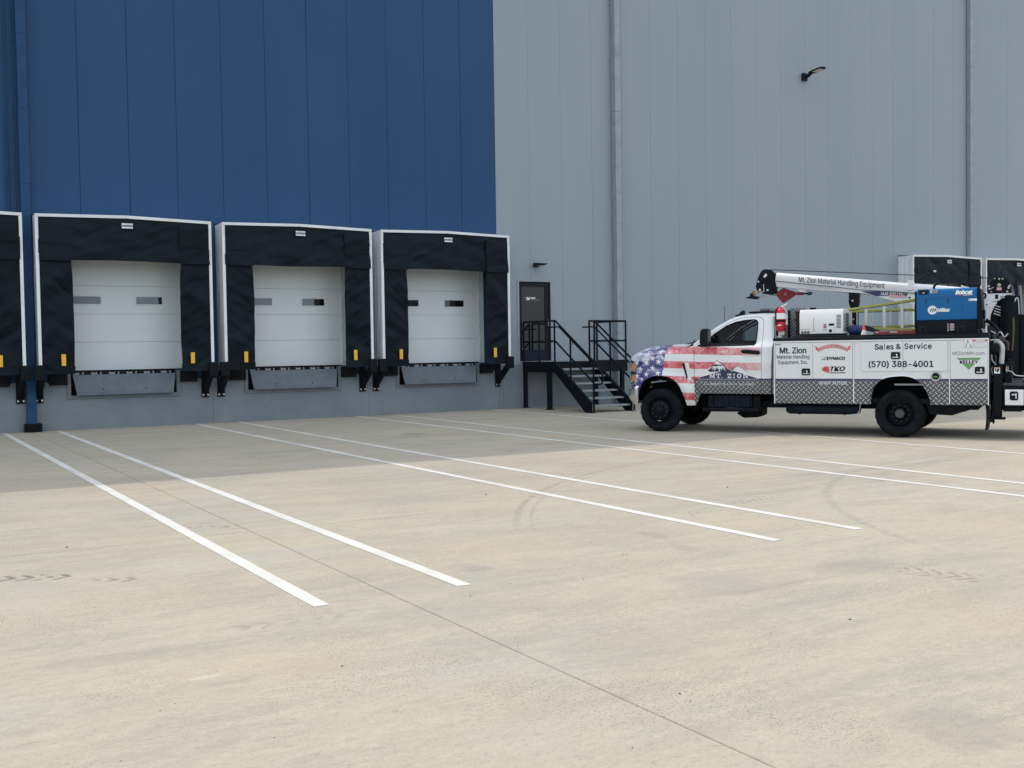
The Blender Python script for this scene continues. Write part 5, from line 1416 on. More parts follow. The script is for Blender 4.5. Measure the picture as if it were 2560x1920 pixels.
truck.part('cabinet_door', MB().box(-1.905, -1.628, 1.086, 1.098, 0.568, 0.822), WHITE_PAINT, parent=cb, bevel=0.01)
truck.part('latch', MB().prism(rrect(-1.825, -1.702, 0.648, 0.792, 0.025), 'y', 1.0985, 1.108), BLACK_PLASTIC, parent=cb)
truck.part('latch_handle', MB().box(-1.80, -1.785, 1.1085, 1.114, 0.675, 0.765).box(-1.79, -1.745, 1.1085, 1.113, 0.735, 0.748).cyl((-1.745, 1.108, 0.741), (-1.745, 1.115, 0.741), 0.014, n=10), PRINT_W, parent=cb)
truck.part('hitch_beam', MB().box(-1.87, -1.60, 0.3, 1.05, 0.46, 0.539).box(-2.3, -1.88, -0.3, 1.0, 0.475, 0.539), CHASSIS)
PALE = M('pale_pipe', (0.50, 0.52, 0.50), None, 0.4)
truck.part('hose_reel', MB().cyl((-1.40, 0.92, 1.485), (-1.535, 0.92, 1.485), 0.095, n=20).cyl((-1.40, 0.92, 1.485), (-1.415, 0.92, 1.485), 0.11, n=20), RUBBER)
truck.part('pale_pipe', MB().tube(smooth_path([(-1.46, 0.86, 1.60), (-1.53, 0.88, 1.585), (-1.575, 0.89, 1.52), (-1.575, 0.90, 1.40), (-1.565, 0.90, 1.24)]), 0.042, 10), PALE)
truck.part('grab_handle', MB().tube([(-1.39, 0.95, 1.632), (-1.54, 0.95, 1.634)], 0.013, 8), PALE)
for pth, r, mt_ in (([(-1.42, 0.95, 1.40), (-1.43, 0.95, 1.3), (-1.48, 0.96, 1.22), (-1.42, 0.97, 1.16), (-1.44, 0.95, 1.05)], 0.011, PALE),
                    ([(-1.45, 0.9, 1.42), (-1.47, 0.92, 1.30), (-1.42, 0.94, 1.18)], 0.010, BLACK_PLASTIC),
                    ([(-1.32, 0.55, 1.98), (-1.42, 0.6, 1.90), (-1.50, 0.65, 1.80), (-1.55, 0.7, 1.70), (-1.52, 0.75, 1.60)], 0.022, BLACK_PLASTIC),
                    ([(-1.30, 0.50, 1.95), (-1.46, 0.6, 1.86), (-1.58, 0.65, 1.72), (-1.60, 0.7, 1.60), (-1.63, 0.72, 1.48)], 0.018, BLACK_PLASTIC),
                    ([(-1.40, 0.7, 1.78), (-1.48, 0.72, 1.74), (-1.55, 0.74, 1.76), (-1.60, 0.74, 1.68), (-1.66, 0.74, 1.74)], 0.012, SILVER),
                    ([(-1.61, 0.8, 1.62), (-1.66, 0.8, 1.58), (-1.66, 0.8, 1.46)], 0.016, M('dull_red_hose', (0.10, 0.045, 0.05), None, 0.6)),
                    ([(-1.62, 0.8, 1.14), (-1.72, 0.82, 1.10), (-1.80, 0.84, 1.04), (-2.1, 0.85, 1.03)], 0.010, SILVER),
                    ([(-1.60, 0.7, 1.24), (-1.66, 0.7, 1.30), (-1.72, 0.7, 1.26), (-1.75, 0.7, 1.18)], 0.016, BLACK_PLASTIC)):
    truck.part('hose', MB().tube(smooth_path(pth, 5), r, 8), mt_)
truck.part('control_box', MB().box(-1.72, -1.60, 0.55, 0.80, 0.93, 1.27), BLACK_PLASTIC, bevel=0.01)
truck.part('valve_levers', MB().box(-1.645, -1.635, 0.80, 0.815, 1.10, 1.20).box(-1.668, -1.658, 0.80, 0.815, 1.10, 1.20), SILVER)
vi = truck.part('bench_vise', MB().prism([(-1.86, 0.93), (-2.12, 0.93), (-2.10, 0.97), (-2.02, 0.99), (-2.00, 1.06), (-2.06, 1.12), (-1.90, 1.12), (-1.88, 1.05), (-1.94, 0.98)], 'y', 0.62, 0.76), M('vise_blue_grey', (0.03, 0.04, 0.05), None, 0.5), bevel=0.01)
truck.part('junction_valve', MB().box(-1.60, -1.52, 0.66, 0.80, 1.60, 1.69).cyl((-1.50, 0.73, 1.69), (-1.50, 0.73, 1.76), 0.02, n=10).box(-1.46, -1.42, 0.66, 0.74, 1.64, 1.72), M('dark_valve', (0.05, 0.055, 0.06), None, 0.4, 0.5), bevel=0.006)
# ------------------------------------------------------------------ crane on the truck's right rear corner
CY = -0.55
CRANE_W = M('crane_white', (0.76, 0.77, 0.77), (0.69, 0.70, 0.70), 0.35, scale=2)
CRANE_K = M('crane_black', (0.0035, 0.006, 0.010), (0.007, 0.010, 0.014), 0.5)
cr = Thing('truck_crane', 'white telescopic truck crane lying over the load with a red hook block', 'crane', (-1.55, CY, 0.95), TF)
p0, p1 = Vector((2.46, CY, 2.860)), Vector((-1.15, CY, 2.405))
bd = (p1 - p0).normalized(); bu_ = Vector((0, 1, 0)).cross(bd).normalized()
if bu_.z < 0: bu_ = -bu_
def boom_sweep(a, b, h, w, cham):
    sec = [(-w + cham, h), (w - cham, h), (w, h - cham * 1.1), (w, -h * 0.15), (w - 0.035, -h * 0.55), (w - cham * 1.2, -h), (-w + cham * 1.2, -h), (-w + 0.035, -h * 0.55), (-w, -h * 0.15), (-w, h - cham * 1.1)]
    v = []
    for t in (a, b):
        c = p0 + bd * t
        for y, z in sec: v.append(c + Vector((0, y, 0)) + bu_ * z)
    n = len(sec)
    return MB().add(v, [(i, (i + 1) % n, (i + 1) % n + n, i + n) for i in range(n)] + [tuple(range(n))[::-1], tuple(range(n, 2 * n))])
bm_ = cr.part('boom', boom_sweep(0.0, 2.46, 0.135, 0.125, 0.040), CRANE_W, recalc=True, bevel=0.008)
outer = cr.part('outer_boom', boom_sweep(2.452, 3.64, 0.140, 0.145, 0.040), CRANE_W, recalc=True, bevel=0.008)
cr.part('boom_gusset', MB().prism([(1.38, 2.60), (0.80, 2.530), (0.21, 2.350), (-0.05, 2.290), (-0.85, 2.27), (-0.85, 2.45), (0.0, 2.52)], 'y', CY - 0.118, CY + 0.1335), CRANE_W, parent=outer, bevel=0.004)
cr.part('boom_collar', MB().box(-0.035, 0.045, CY - 0.16, CY + 0.16, 2.56, 2.735), CRANE_W, parent=outer, bevel=0.008)
cr.part('boom_tab', MB().prism([(2.10, 2.70), (1.86, 2.665), (1.93, 2.60), (2.02, 2.61)], 'y', CY - 0.04, CY + 0.04), CRANE_W, parent=bm_)
cr.part('crank_handle', MB().tube([(-0.06, CY + 0.12, 2.71), (-0.30, CY + 0.12, 2.84), (-0.40, CY + 0.12, 2.885)], 0.016, 8), CRANE_K, parent=outer)
cr.part('crank_knob', MB().box(-0.43, -0.39, CY + 0.10, CY + 0.14, 2.868, 2.905), SILVER, parent=outer, bevel=0.006)
cr.part('boom_pin', MB().tube([(-0.62, CY, 2.58), (-0.62, CY, 2.68)], 0.012, 6), CRANE_K, parent=outer)
yb_ = CY + 0.1262
def boom_text(body, x0, x1, zc0, zc1, h, mat, bold, shear=0.0, parent=None, y=None):
    s = (zc0 - zc1) / (x0 - x1)
    r = Vector((-1, 0, -s)); mb = text_mb(body, (x0, y or yb_, zc0 - h / 2), r, Vector((0, 0, 1)), x0 - x1, h, bold, shear)
    return cr.part('lettering', mb, mat, parent=parent or bm_, auto=0)
boom_text('Mt. Zion Material Handling Equipment', 2.015, 0.455, 2.832, 2.648, 0.125, INK, 0.006)
yg = CY + 0.147
def cflat(polys, mat, d=0.0, name='decal'):
    mb = MB()
    for p in polys:
        sub = panel2d(p, [], lambda x, z: (x, yg + d, z), 0, Vector((0, 1, 0))); mb.add(sub.v, sub.f)
    return cr.part(name, mb, mat, parent=outer, auto=0)
cflat([[(0.86, 2.575), (0.355, 2.555), (0.372, 2.480), (0.60, 2.478)]], M('navy_decal', (0.016, 0.030, 0.105), None, 0.45))
boom_text('7630', 0.525, 0.39, 2.517, 2.515, 0.050, PRINT_W, 0.01, 0.3, outer, yg + 0.001)
boom_text('STELLAR', 0.345, 0.055, 2.525, 2.495, 0.060, INKB, 0.012, 0.15, outer, yg + 0.001)
cflat([[(0.362, 2.500), (0.070, 2.470), (0.075, 2.425), (0.37, 2.452)]], PRINT_P, -0.0005)
for bx, bz in ((0.02, 2.43), (0.03, 2.355)): cr.part('bolt', MB().cyl((bx, yg - 0.02, bz), (bx, yg + 0.008, bz), 0.016, n=8), CHASSIS, parent=outer)
cr.part('guide_wire', MB().tube([(2.46, CY + 0.133, 2.83), (1.4, CY + 0.137, 2.68), (0.9, CY + 0.15, 2.60), (0.2, CY + 0.152, 2.535), (-0.28, CY + 0.15, 2.475)], 0.006, 6), CRANE_K, parent=bm_)
# boom tip
tip = smooth_path([(2.475, 2.60), (2.48, 2.72), (2.50, 2.93), (2.545, 3.03), (2.64, 3.068), (2.73, 3.045), (2.79, 2.95), (2.835, 2.83), (2.85, 2.72), (2.81, 2.65), (2.72, 2.60), (2.60, 2.585)], 4, True)
tp_ = cr.part('boom_tip', MB().prism(tip, 'y', CY + 0.055, CY + 0.075).prism(tip, 'y', CY - 0.075, CY - 0.055).box(2.455, 2.53, CY - 0.10, CY + 0.10, 2.69, 2.98), CRANE_K)
cr.part('pulley', MB().lathe([(0.02, -0.02), (0.12, -0.025), (0.105, 0), (0.12, 0.025), (0.02, 0.02)], (2.645, CY, 2.945), 'y', 24), CHASSIS, parent=tp_)
cr.part('slot_mark', MB().prism([(2.675, 2.905), (2.705, 2.925), (2.665, 2.985), (2.635, 2.975), (2.63, 2.95)], 'y', CY + 0.0755, CY + 0.078), PRINT_W, parent=tp_)
cr.part('bolts', MB().cyl((2.80, CY + 0.075, 2.835), (2.80, CY + 0.09, 2.835), 0.018, n=8).cyl((2.77, CY + 0.075, 2.675), (2.77, CY + 0.09, 2.675), 0.022, n=10).cyl((2.62, CY + 0.075, 2.665), (2.62, CY + 0.09, 2.665), 0.02, n=10), SILVER, parent=tp_)
cr.part('tip_rod', MB().tube([(2.70, CY + 0.085, 2.78), (2.69, CY + 0.085, 2.64), (2.76, CY + 0.085, 2.62)], 0.008, 6), SILVER, parent=tp_)
BRASS = M('brass_fitting', (0.40, 0.24, 0.09), None, 0.35, 0.6)
cr.part('brass_clamp', MB().tube(smooth_path([(2.72, CY + 0.08, 2.635), (2.84, CY + 0.07, 2.64), (2.90, CY + 0.05, 2.66), (2.91, CY + 0.04, 2.60), (2.88, CY + 0.04, 2.565)]), 0.016, 8), BRASS, parent=tp_)
cr.part('drip_bowl', MB().lathe([(0.10, 0.0), (0.085, -0.025), (0.04, -0.035), (0.0, -0.036)], (2.66, CY, 2.572), 'z', 20), SILVER, parent=tp_)
# work lamp hanging from the tip
fl_ = cr.part('flood_lamp', MB().prism([(3.07, 2.525), (2.86, 2.495), (2.80, 2.545), (2.90, 2.565), (3.0, 2.55)], 'y', CY - 0.10, CY + 0.10), CRANE_K, bevel=0.006)
cr.part('lamp_bracket', MB().prism([(2.99, 2.55), (2.90, 2.55), (2.905, 2.60), (2.94, 2.625), (2.975, 2.61)], 'y', CY - 0.03, CY + 0.03).tube([(2.93, CY, 2.61), (2.88, CY, 2.585)], 0.012), CRANE_K, parent=fl_)
# red hook block
hk = smooth_path([(2.465, 2.585), (2.335, 2.690), (2.30, 2.685), (2.085, 2.605), (2.06, 2.585), (2.085, 2.565), (2.31, 2.425), (2.35, 2.422)], 3, True)
RED = M('red_hook_paint', (0.165, 0.013, 0.022), (0.21, 0.022, 0.032), 0.45, scale=5, spec=0.2)
hb_ = cr.part('hook_block', MB().prism(hk, 'y', CY - 0.05, CY + 0.05), RED, bevel=0.008)
cr.part('swivel', MB().box(1.955, 2.075, CY - 0.035, CY + 0.035, 2.548, 2.612), RED, parent=hb_, bevel=0.015)
cr.part('hook', MB().tube(smooth_path([(1.97, CY, 2.575), (1.90, CY, 2.575), (1.84, CY, 2.59), (1.80, CY, 2.575), (1.83, CY, 2.555), (1.88, CY, 2.56)]), 0.014, 8), CRANE_K, parent=hb_)
cr.part('bolts', MB().cyl((2.285, CY + 0.05, 2.575), (2.285, CY + 0.06, 2.575), 0.03, n=12).cyl((2.06, CY + 0.05, 2.585), (2.06, CY + 0.062, 2.585), 0.014, n=8).cyl((2.40, CY + 0.05, 2.575), (2.40, CY + 0.058, 2.575), 0.01, n=8).cyl((2.385, CY + 0.05, 2.61), (2.385, CY + 0.058, 2.61), 0.01, n=8).cyl((2.385, CY + 0.05, 2.53), (2.385, CY + 0.058, 2.53), 0.01, n=8), M('worn_red', (0.22, 0.09, 0.09), None, 0.4), parent=hb_)
cr.part('cable', MB().tube([(2.60, CY, 3.062), (0.6, CY, 2.895), (-1.40, CY, 2.725)], 0.0075, 6), CRANE_K)
cr.part('cable', MB().tube([(2.68, CY, 2.60), (2.42, CY, 2.545)], 0.007, 6).tube([(2.56, CY, 2.66), (2.42, CY, 2.625)], 0.007, 6), CRANE_K)
# mast, winch
cr.part('mast_plate', MB().prism([(-0.85, 2.62), (-1.17, 2.505), (-1.30, 2.458), (-1.665, 2.448), (-1.665, 2.425), (-1.58, 2.418), (-1.47, 2.33), (-1.39, 2.22), (-1.335, 2.09), (-1.315, 1.90), (-0.90, 1.90)], 'y', CY - 0.18, CY + 0.16), CRANE_W, bevel=0.006)
mp = MB()
mp.box(-1.455, -1.405, CY + 0.1605, CY + 0.166, 2.355, 2.43)
mp.box(-1.50, -1.43, CY + 0.1605, CY + 0.165, 2.30, 2.325)
for bx, bz in ((-1.27, 2.26), (-1.28, 2.00), (-1.24, 1.92)): mp.cyl((bx, CY + 0.16, bz), (bx, CY + 0.17, bz), 0.013, n=8)
cr.part('plate_marks', mp, CRANE_K)
cr.part('plate_marks', MB().box(-1.555, -1.49, CY + 0.1605, CY + 0.165, 2.365, 2.41).box(-1.42, -1.36, CY + 0.1605, CY + 0.164, 2.30, 2.325), M('grey_plate_mark', (0.35, 0.40, 0.40), None, 0.5))
cr.part('pivot_ring', MB().lathe([(0.035, 0.0), (0.062, 0.0), (0.062, 0.02), (0.035, 0.02)], (-1.205, CY + 0.160, 2.42), 'y', 20), CRANE_K)
wn_ = smooth_path([(-1.28, 2.452), (-1.275, 2.58), (-1.34, 2.68), (-1.47, 2.755), (-1.60, 2.69), (-1.665, 2.58), (-1.665, 2.452)], 4)
wi = cr.part('winch', MB().prism(wn_, 'y', CY - 0.20, CY + 0.17), CRANE_K, bevel=0.008)
mk = MB()
for bx, bz, r in ((-1.305, 2.585, .018), (-1.315, 2.535, .018), (-1.635, 2.575, .020), (-1.62, 2.54, .018), (-1.345, 2.485, .012), (-1.60, 2.48, .016)): mk.cyl((bx, CY + 0.17, bz), (bx, CY + 0.185, bz), r, n=10)
mk.prism([(-1.34, 2.53), (-1.385, 2.555), (-1.38, 2.565), (-1.335, 2.54)], 'y', CY + 0.1705, CY + 0.175)
mk.prism([(-1.385, 2.705), (-1.415, 2.705), (-1.40, 2.728)], 'y', CY + 0.1705, CY + 0.174)
cr.part('bolts', mk, PALE, parent=wi)
cr.part('winch_disc', MB().cyl((-1.47, CY + 0.17, 2.597), (-1.47, CY + 0.178, 2.597), 0.030, n=16).cyl((-1.47, CY + 0.17, 2.705), (-1.47, CY + 0.175, 2.705), 0.018, n=12).cyl((-1.525, CY + 0.17, 2.705), (-1.525, CY + 0.175, 2.705), 0.016, n=12), M('tan_disc', (0.42, 0.42, 0.33), None, 0.5), parent=wi)
cr.part('sticker', MB().box(-1.51, -1.43, CY + 0.1705, CY + 0.174, 2.505, 2.555), PRINT_P, parent=wi)
cr.part('mast', MB().cyl((-1.62, CY, 0.96), (-1.62, CY, 2.30), 0.20, n=28).prism([(-1.32, 1.90), (-1.34, 2.09), (-1.39, 2.22), (-1.47, 2.33), (-1.58, 2.415), (-1.80, 2.40), (-1.80, 1.90)], 'y', CY - 0.16, CY + 0.10).box(-1.84, -1.38, CY - 0.26, CY + 0.26, 0.955, 1.05), CRANE_K)
ft = MB()
for k in range(4):
    bx, bz = -1.375 - 0.0 + k * 0.014 * -0 + 0.012 * k, 2.235 - 0.045 * k
    ft.cyl((bx - 0.055 + 0.02, CY + 0.14, bz), (bx - 0.15, CY + 0.14, bz - 0.045), 0.013, n=8)
cr.part('hose_fittings', ft, M('dull_silver', (0.42, 0.44, 0.45), None, 0.4, 0.5))
cr.part('lift_cylinder', MB().cyl((-1.35, CY + 0.0, 1.30), (-0.9, CY, 2.28), 0.06, n=16), CRANE_K)
pst = cr.part('rear_post', MB().box(-1.93, -1.80, CY - 0.05, CY + 0.10, 0.96, 2.07), CRANE_K, bevel=0.01)
cr.part('post_strip', MB().box(-1.775, -1.748, CY + 0.05, CY + 0.075, 0.96, 1.96), M('grey_strip', (0.16, 0.18, 0.20), None, 0.4), parent=pst)
for pth, r, mt_ in (([(-1.70, CY + 0.1, 2.63), (-1.73, CY + 0.1, 2.50), (-1.75, CY + 0.1, 2.33), (-1.76, CY + 0.1, 2.07)], 0.020, M('dark_blue_hose', (0.012, 0.018, 0.055), None, 0.5)),
                    ([(-1.74, CY + 0.1, 2.68), (-1.75, CY + 0.1, 2.50), (-1.78, CY + 0.1, 2.3)], 0.016, CRANE_K),
                    ([(-1.72, CY + 0.12, 2.08), (-1.715, CY + 0.12, 2.24), (-1.73, CY + 0.12, 2.345), (-1.77, CY + 0.12, 2.34), (-1.79, CY + 0.12, 2.08)], 0.013, SILVER),
                    ([(-1.80, CY + 0.12, 2.58), (-1.81, CY + 0.12, 2.45), (-1.83, CY + 0.12, 2.08)], 0.016, M('pale_hose', (0.22, 0.24, 0.27), None, 0.5)),
                    ([(-1.695, CY + 0.2, 2.02), (-1.70, CY + 0.2, 1.8), (-1.68, CY + 0.2, 1.44)], 0.018, M('olive_hose', (0.11, 0.09, 0.022), None, 0.55))):
    cr.part('hose', MB().tube(smooth_path(pth, 5), r, 8), mt_)
# the stand that carries the resting boom
rs = Thing('boom_rest', 'black bolted post under the white crane boom, behind the ladder', 'post', (1.0, -0.45, 0.95), TF)
rs.part('post', MB().box(0.93, 1.07, -0.52, -0.42, 0.955, 2.30), CRANE_K, bevel=0.004)
rs.part('saddle', MB().prism([(0.90, 2.545), (1.09, 2.56), (1.09, 2.42), (1.10, 2.40), (1.075, 2.30), (0.925, 2.30), (0.905, 2.40), (0.91, 2.43)], 'y', -0.56, -0.40), CRANE_K, bevel=0.004)
rs.part('bolts', MB().cyl((1.02, -0.40, 2.405), (1.02, -0.385, 2.405), 0.017, n=8).cyl((1.01, -0.42, 2.06), (1.01, -0.405, 2.06), 0.018, n=8).cyl((1.01, -0.42, 1.95), (1.01, -0.405, 1.95), 0.018, n=8), SILVER)

# ------------------------------------------------------------------ white generator on the side box
GEN = M('generator_white', (0.76, 0.77, 0.74), (0.70, 0.71, 0.69), 0.4, scale=3)
g = Thing('generator', 'white boxy generator with black vents standing behind the cab', 'generator', (1.345, 0.6, 1.76), TF)
g.part('housing', MB().prism([(0.30, 1.785), (0.905, 1.785), (0.905, 2.135), (0.860, 2.222), (0.30, 2.222)], 'x', 0.965, 1.722), GEN, bevel=0.012)
g.part('skid', MB().box(0.99, 1.70, 0.33, 0.88, 1.7595, 1.784), CHASSIS)
vt = MB()
for i in range(10): vt.box(1.000, 1.078, 0.9045, 0.9075, 1.885 + i * 0.0245, 1.897 + i * 0.0245)
for i in range(12): vt.box(0.9622, 0.9655, 0.36, 0.86, 1.84 + i * 0.026, 1.853 + i * 0.026)
g.part('vent_slots', vt, CHASSIS)
g.part('end_grille', MB().box(0.9628, 0.9648, 0.34, 0.62, 1.83, 2.16), M('grey_grille', (0.17, 0.175, 0.18), None, 0.6))
g.part('door_seam', MB().box(1.466, 1.474, 0.9045, 0.9068, 1.835, 2.07), GREYINK)
g.part('panel_outline', MB().box(1.10, 1.46, 0.9045, 0.9055, 1.792, 1.795).box(1.10, 1.103, 0.9045, 0.9055, 1.795, 1.99), GREYINK)
g.part('handle', MB().prism(rrect(1.117, 1.212, 1.930, 1.968, 0.012), 'y', 0.906, 0.912), BLACK_PLASTIC, bevel=0.002)
g.part('filler_cap', MB().cyl((1.18, 0.905, 1.84), (1.18, 0.918, 1.84), 0.026, n=18), BLACK_PLASTIC)
g.part('decal', MB().cyl((1.275, 0.905, 1.940), (1.275, 0.9075, 1.940), 0.026, n=18).box(1.245, 1.305, 0.905, 0.9072, 1.885, 1.915), M('faded_red_decal', (0.45, 0.20, 0.18), None, 0.5))
g.part('decal', MB().box(1.24, 1.32, 0.905, 0.9066, 1.848, 1.853).box(1.25, 1.32, 0.905, 0.9066, 1.860, 1.865), GREYINK)
so = MB()
for i in range(3): so.box(1.545 + i * 0.052, 1.585 + i * 0.052, 0.905, 0.910, 1.795, 1.842).box(1.548 + i * 0.052, 1.582 + i * 0.052, 0.905, 0.907, 1.868, 1.876)
g.part('sockets', so, GREYINK)
g.part('exhaust', MB().box(1.515, 1.61, 0.45, 0.56, 2.223, 2.268), CHASSIS, bevel=0.006)
g.part('base_edge', MB().box(1.735, 1.79, 0.45, 0.88, 1.77, 2.20), M('rusty_dark', (0.03, 0.02, 0.018), None, 0.7))
# ------------------------------------------------------------------ tread-plate screen behind the cab
tpm = Mat('tread_plate', (0.2, 0.21, 0.215), 0.45, 0.0)
_x, _y, _z = tpm.xyz()
_d = ((_x * 1.0 + _z) / 0.062).fract(); _e = ((_z - _x) / 0.124).fract()
tpm.base(tpm.mix(_d.band(0.25, 0.6, 0.08), (0.085, 0.095, 0.105), (0.40, 0.42, 0.44)))
sc = Thing('tread_plate_screen', 'upright tread-plate screen between the cab and the white generator', 'screen', (1.85, 0.42, 1.73), TF)
sc.part('plate', MB().box(1.715, 2.005, 0.36, 0.372, 1.732, 2.262), tpm.m)
sc.part('bracket', MB().box(2.006, 2.03, 0.30, 0.45, 1.732, 2.24).box(1.69, 1.714, 0.30, 0.45, 1.732, 2.15), CHASSIS)
sc.part('cap_strip', MB().box(1.70, 2.02, 0.35, 0.382, 2.263, 2.285), M('grey_strip_cap', (0.30, 0.33, 0.35), None, 0.5))
sc.part('strut', MB().tube([(1.90, 0.42, 2.20), (1.82, 0.45, 2.06), (1.74, 0.47, 2.02)], 0.010, 6).tube([(1.92, 0.42, 2.06), (1.76, 0.46, 2.05)], 0.010, 6), CHASSIS)
# ------------------------------------------------------------------ fire extinguisher
fx, fy = 2.03, 0.98
e = Thing('fire_extinguisher', 'red fire extinguisher with white label in a black bracket behind the cab', 'extinguisher', (fx, fy, 1.73), TF)
REDX = M('extinguisher_red', (0.60, 0.012, 0.022), (0.52, 0.010, 0.018), 0.25, scale=5)
e.part('cylinder', MB().lathe([(0.001, 1.848), (0.070, 1.850), (0.079, 1.862), (0.079, 2.185), (0.072, 2.225), (0.050, 2.255), (0.022, 2.268), (0.020, 2.285), (0.001, 2.286)], (fx, fy, 0), 'z', 28), REDX)
e.part('label_band', MB().lathe([(0.0785, 2.065), (0.0800, 2.066), (0.0800, 2.170), (0.0785, 2.171)], (fx, fy, 0), 'z', 28), PRINT_W)
e.part('diamond_label', MB().prism([(fx + 0.05, 1.952), (fx, 1.972), (fx - 0.045, 1.955), (fx + 0.03, 1.940)], 'y', fy + 0.066, fy + 0.081), PRINT_W)
e.part('clamp', MB().lathe([(0.080, 2.015), (0.086, 2.017), (0.086, 2.050), (0.080, 2.052)], (fx, fy, 0), 'z', 28).box(fx + 0.05, fx + 0.10, fy - 0.10, fy - 0.04, 1.76, 2.24), BLACK_PLASTIC)
e.part('valve_handle', MB().prism([(fx + 0.02, 2.275), (fx - 0.02, 2.300), (fx - 0.105, 2.345), (fx - 0.112, 2.325), (fx - 0.03, 2.277)], 'y', fy - 0.012, fy + 0.012), PRINT_W, bevel=0.004)
e.part('hose', MB().tube(smooth_path([(fx - 0.02, fy, 2.27), (fx - 0.075, fy + 0.02, 2.24), (fx - 0.09, fy + 0.02, 2.18)]), 0.011, 8), PALE)
e.part('hose', MB().tube(smooth_path([(fx + 0.03, fy + 0.02, 2.272), (fx + 0.085, fy + 0.02, 2.23), (fx + 0.09, fy + 0.02, 2.10), (fx + 0.088, fy + 0.02, 1.95)]), 0.011, 8), BLACK_PLASTIC)
e.part('bracket', MB().box(fx - 0.055, fx + 0.04, fy - 0.04, fy + 0.04, 1.775, 1.847).box(fx - 0.02, fx + 0.05, fy - 0.035, fy + 0.035, 1.731, 1.774), M('pale_bracket', (0.55, 0.54, 0.48), None, 0.5), bevel=0.004)
# ------------------------------------------------------------------ blue welder
WB = M('welder_blue', (0.006, 0.105, 0.285), (0.008, 0.115, 0.30), 0.35, scale=2, spec=0.2)
WK = M('welder_black', (0.004, 0.007, 0.011), (0.008, 0.011, 0.015), 0.5)
w = Thing('welder_generator', 'blue and black engine-driven welder standing on the side box', 'welder', (-0.77, 0.6, 1.76), TF)
w.part('base_box', MB().box(-1.205, -0.245, 0.32, 0.935, 1.7595, 1.980), WK, bevel=0.012)
w.part('housing', MB().prism([(0.32, 1.981), (0.948, 1.981), (0.948, 2.365), (0.925, 2.480), (0.885, 2.512), (0.32, 2.512)], 'x', -1.205, -0.252), WB, bevel=0.014)
w.part('end_panel', MB().prism([(-1.206, 1.83), (-1.292, 1.83), (-1.275, 2.25), (-1.255, 2.478), (-1.215, 2.515), (-1.206, 2.515)], 'y', 0.31, 0.953), WK, bevel=0.010)
w.part('control_knob', MB().box(-1.318, -1.29, 0.72, 0.90, 1.99, 2.14), WK, bevel=0.01)
w.part('end_panel', MB().box(-0.2515, -0.225, 0.33, 0.94, 1.80, 2.48), WK, bevel=0.008)
sm = MB(); sm.box(-1.20, -0.258, 0.9485, 0.9510, 2.352, 2.358); sm.box(-0.975, -0.969, 0.9485, 0.9510, 1.984, 2.351)
w.part('panel_seam', sm, M('dark_blue_seam', (0.010, 0.060, 0.17), None, 0.4))
w.part('handle', MB().box(-0.415, -0.392, 0.9485, 0.9555, 2.278, 2.340).box(-0.768, -0.745, 0.9485, 0.9555, 2.278, 2.344), M('dark_blue_latch', (0.008, 0.022, 0.060), None, 0.4), bevel=0.003)
w.part('gauge_recess', MB().box(-0.445, -0.285, 0.905, 0.938, 2.405, 2.500), M('dark_green_recess', (0.012, 0.022, 0.022), None, 0.4), bevel=0.004)
w.part('gauge', MB().box(-0.405, -0.325, 0.9385, 0.944, 2.425, 2.47), CHASSIS).name
w.part('gauge', MB().box(-0.388, -0.345, 0.9442, 0.946, 2.440, 2.455), PALE)
w.part('decal', MB().box(-0.588, -0.470, 0.921, 0.943, 2.438, 2.497), PALE)
w.part('decal', MB().box(-0.582, -0.500, 0.9432, 0.945, 2.444, 2.492), M('grey_decal', (0.20, 0.22, 0.24), None, 0.5))
WD = Vector((-1, 0, 0))
w.part('lettering', text_mb('Bobcat', (-0.872, 0.9515, 2.405), WD + Vector((0, -0.0, 0)), Vector((0, -0.22, 1)).normalized(), 0.258, 0.066, 0.026, 0.25), PRINT_W, auto=0)
w.part('decal', MB().add([(-0.98, 0.9525, 2.384), (-1.138, 0.9525, 2.386), (-1.138, 0.9525, 2.396), (-1.0, 0.9525, 2.394)], [(0, 1, 2, 3)]), PRINT_W)
w.part('decal', MB().add([(-0.826, 0.9525, 2.380), (-0.99, 0.9525, 2.390), (-0.99, 0.9525, 2.396), (-0.90, 0.9525, 2.390)], [(0, 1, 2, 3)]), M('red_streak', (0.45, 0.12, 0.14), None, 0.5))
w.part('decal', MB().box(-1.198, -1.068, 0.9485, 0.9508, 2.288, 2.326), PRINT_W)
w.part('decal', MB().box(-1.085, -1.072, 0.9509, 0.9515, 2.294, 2.320).box(-1.15, -1.075, 0.9509, 0.9514, 2.295, 2.300), WB)
w.part('logo', MB().cyl((-0.507, 0.9485, 2.153), (-0.507, 0.9512, 2.153), 0.074, n=32), PRINT_W)
bars = MB()
for i in range(3):
    xb = -0.462 - 0.034 * i
    bars.add([(xb, 0.9518, 2.128), (xb - 0.018, 0.9518, 2.128), (xb - 0.042, 0.9518, 2.180), (xb - 0.024, 0.9518, 2.180)], [(0, 1, 2, 3)])
w.part('logo', bars, INKB)
w.part('lettering', text_mb('Miller', (-0.590, 0.9512, 2.120), WD, L_U, 0.19, 0.062, 0.024), PRINT_W, auto=0)
w.part('exhaust', MB().tube(smooth_path([(-0.50, 0.60, 2.51), (-0.50, 0.60, 2.565), (-0.53, 0.60, 2.60), (-0.585, 0.60, 2.635)]), 0.020, 10), WK)
GREY_EDGE = M('grey_edge', (0.045, 0.05, 0.058), None, 0.5)
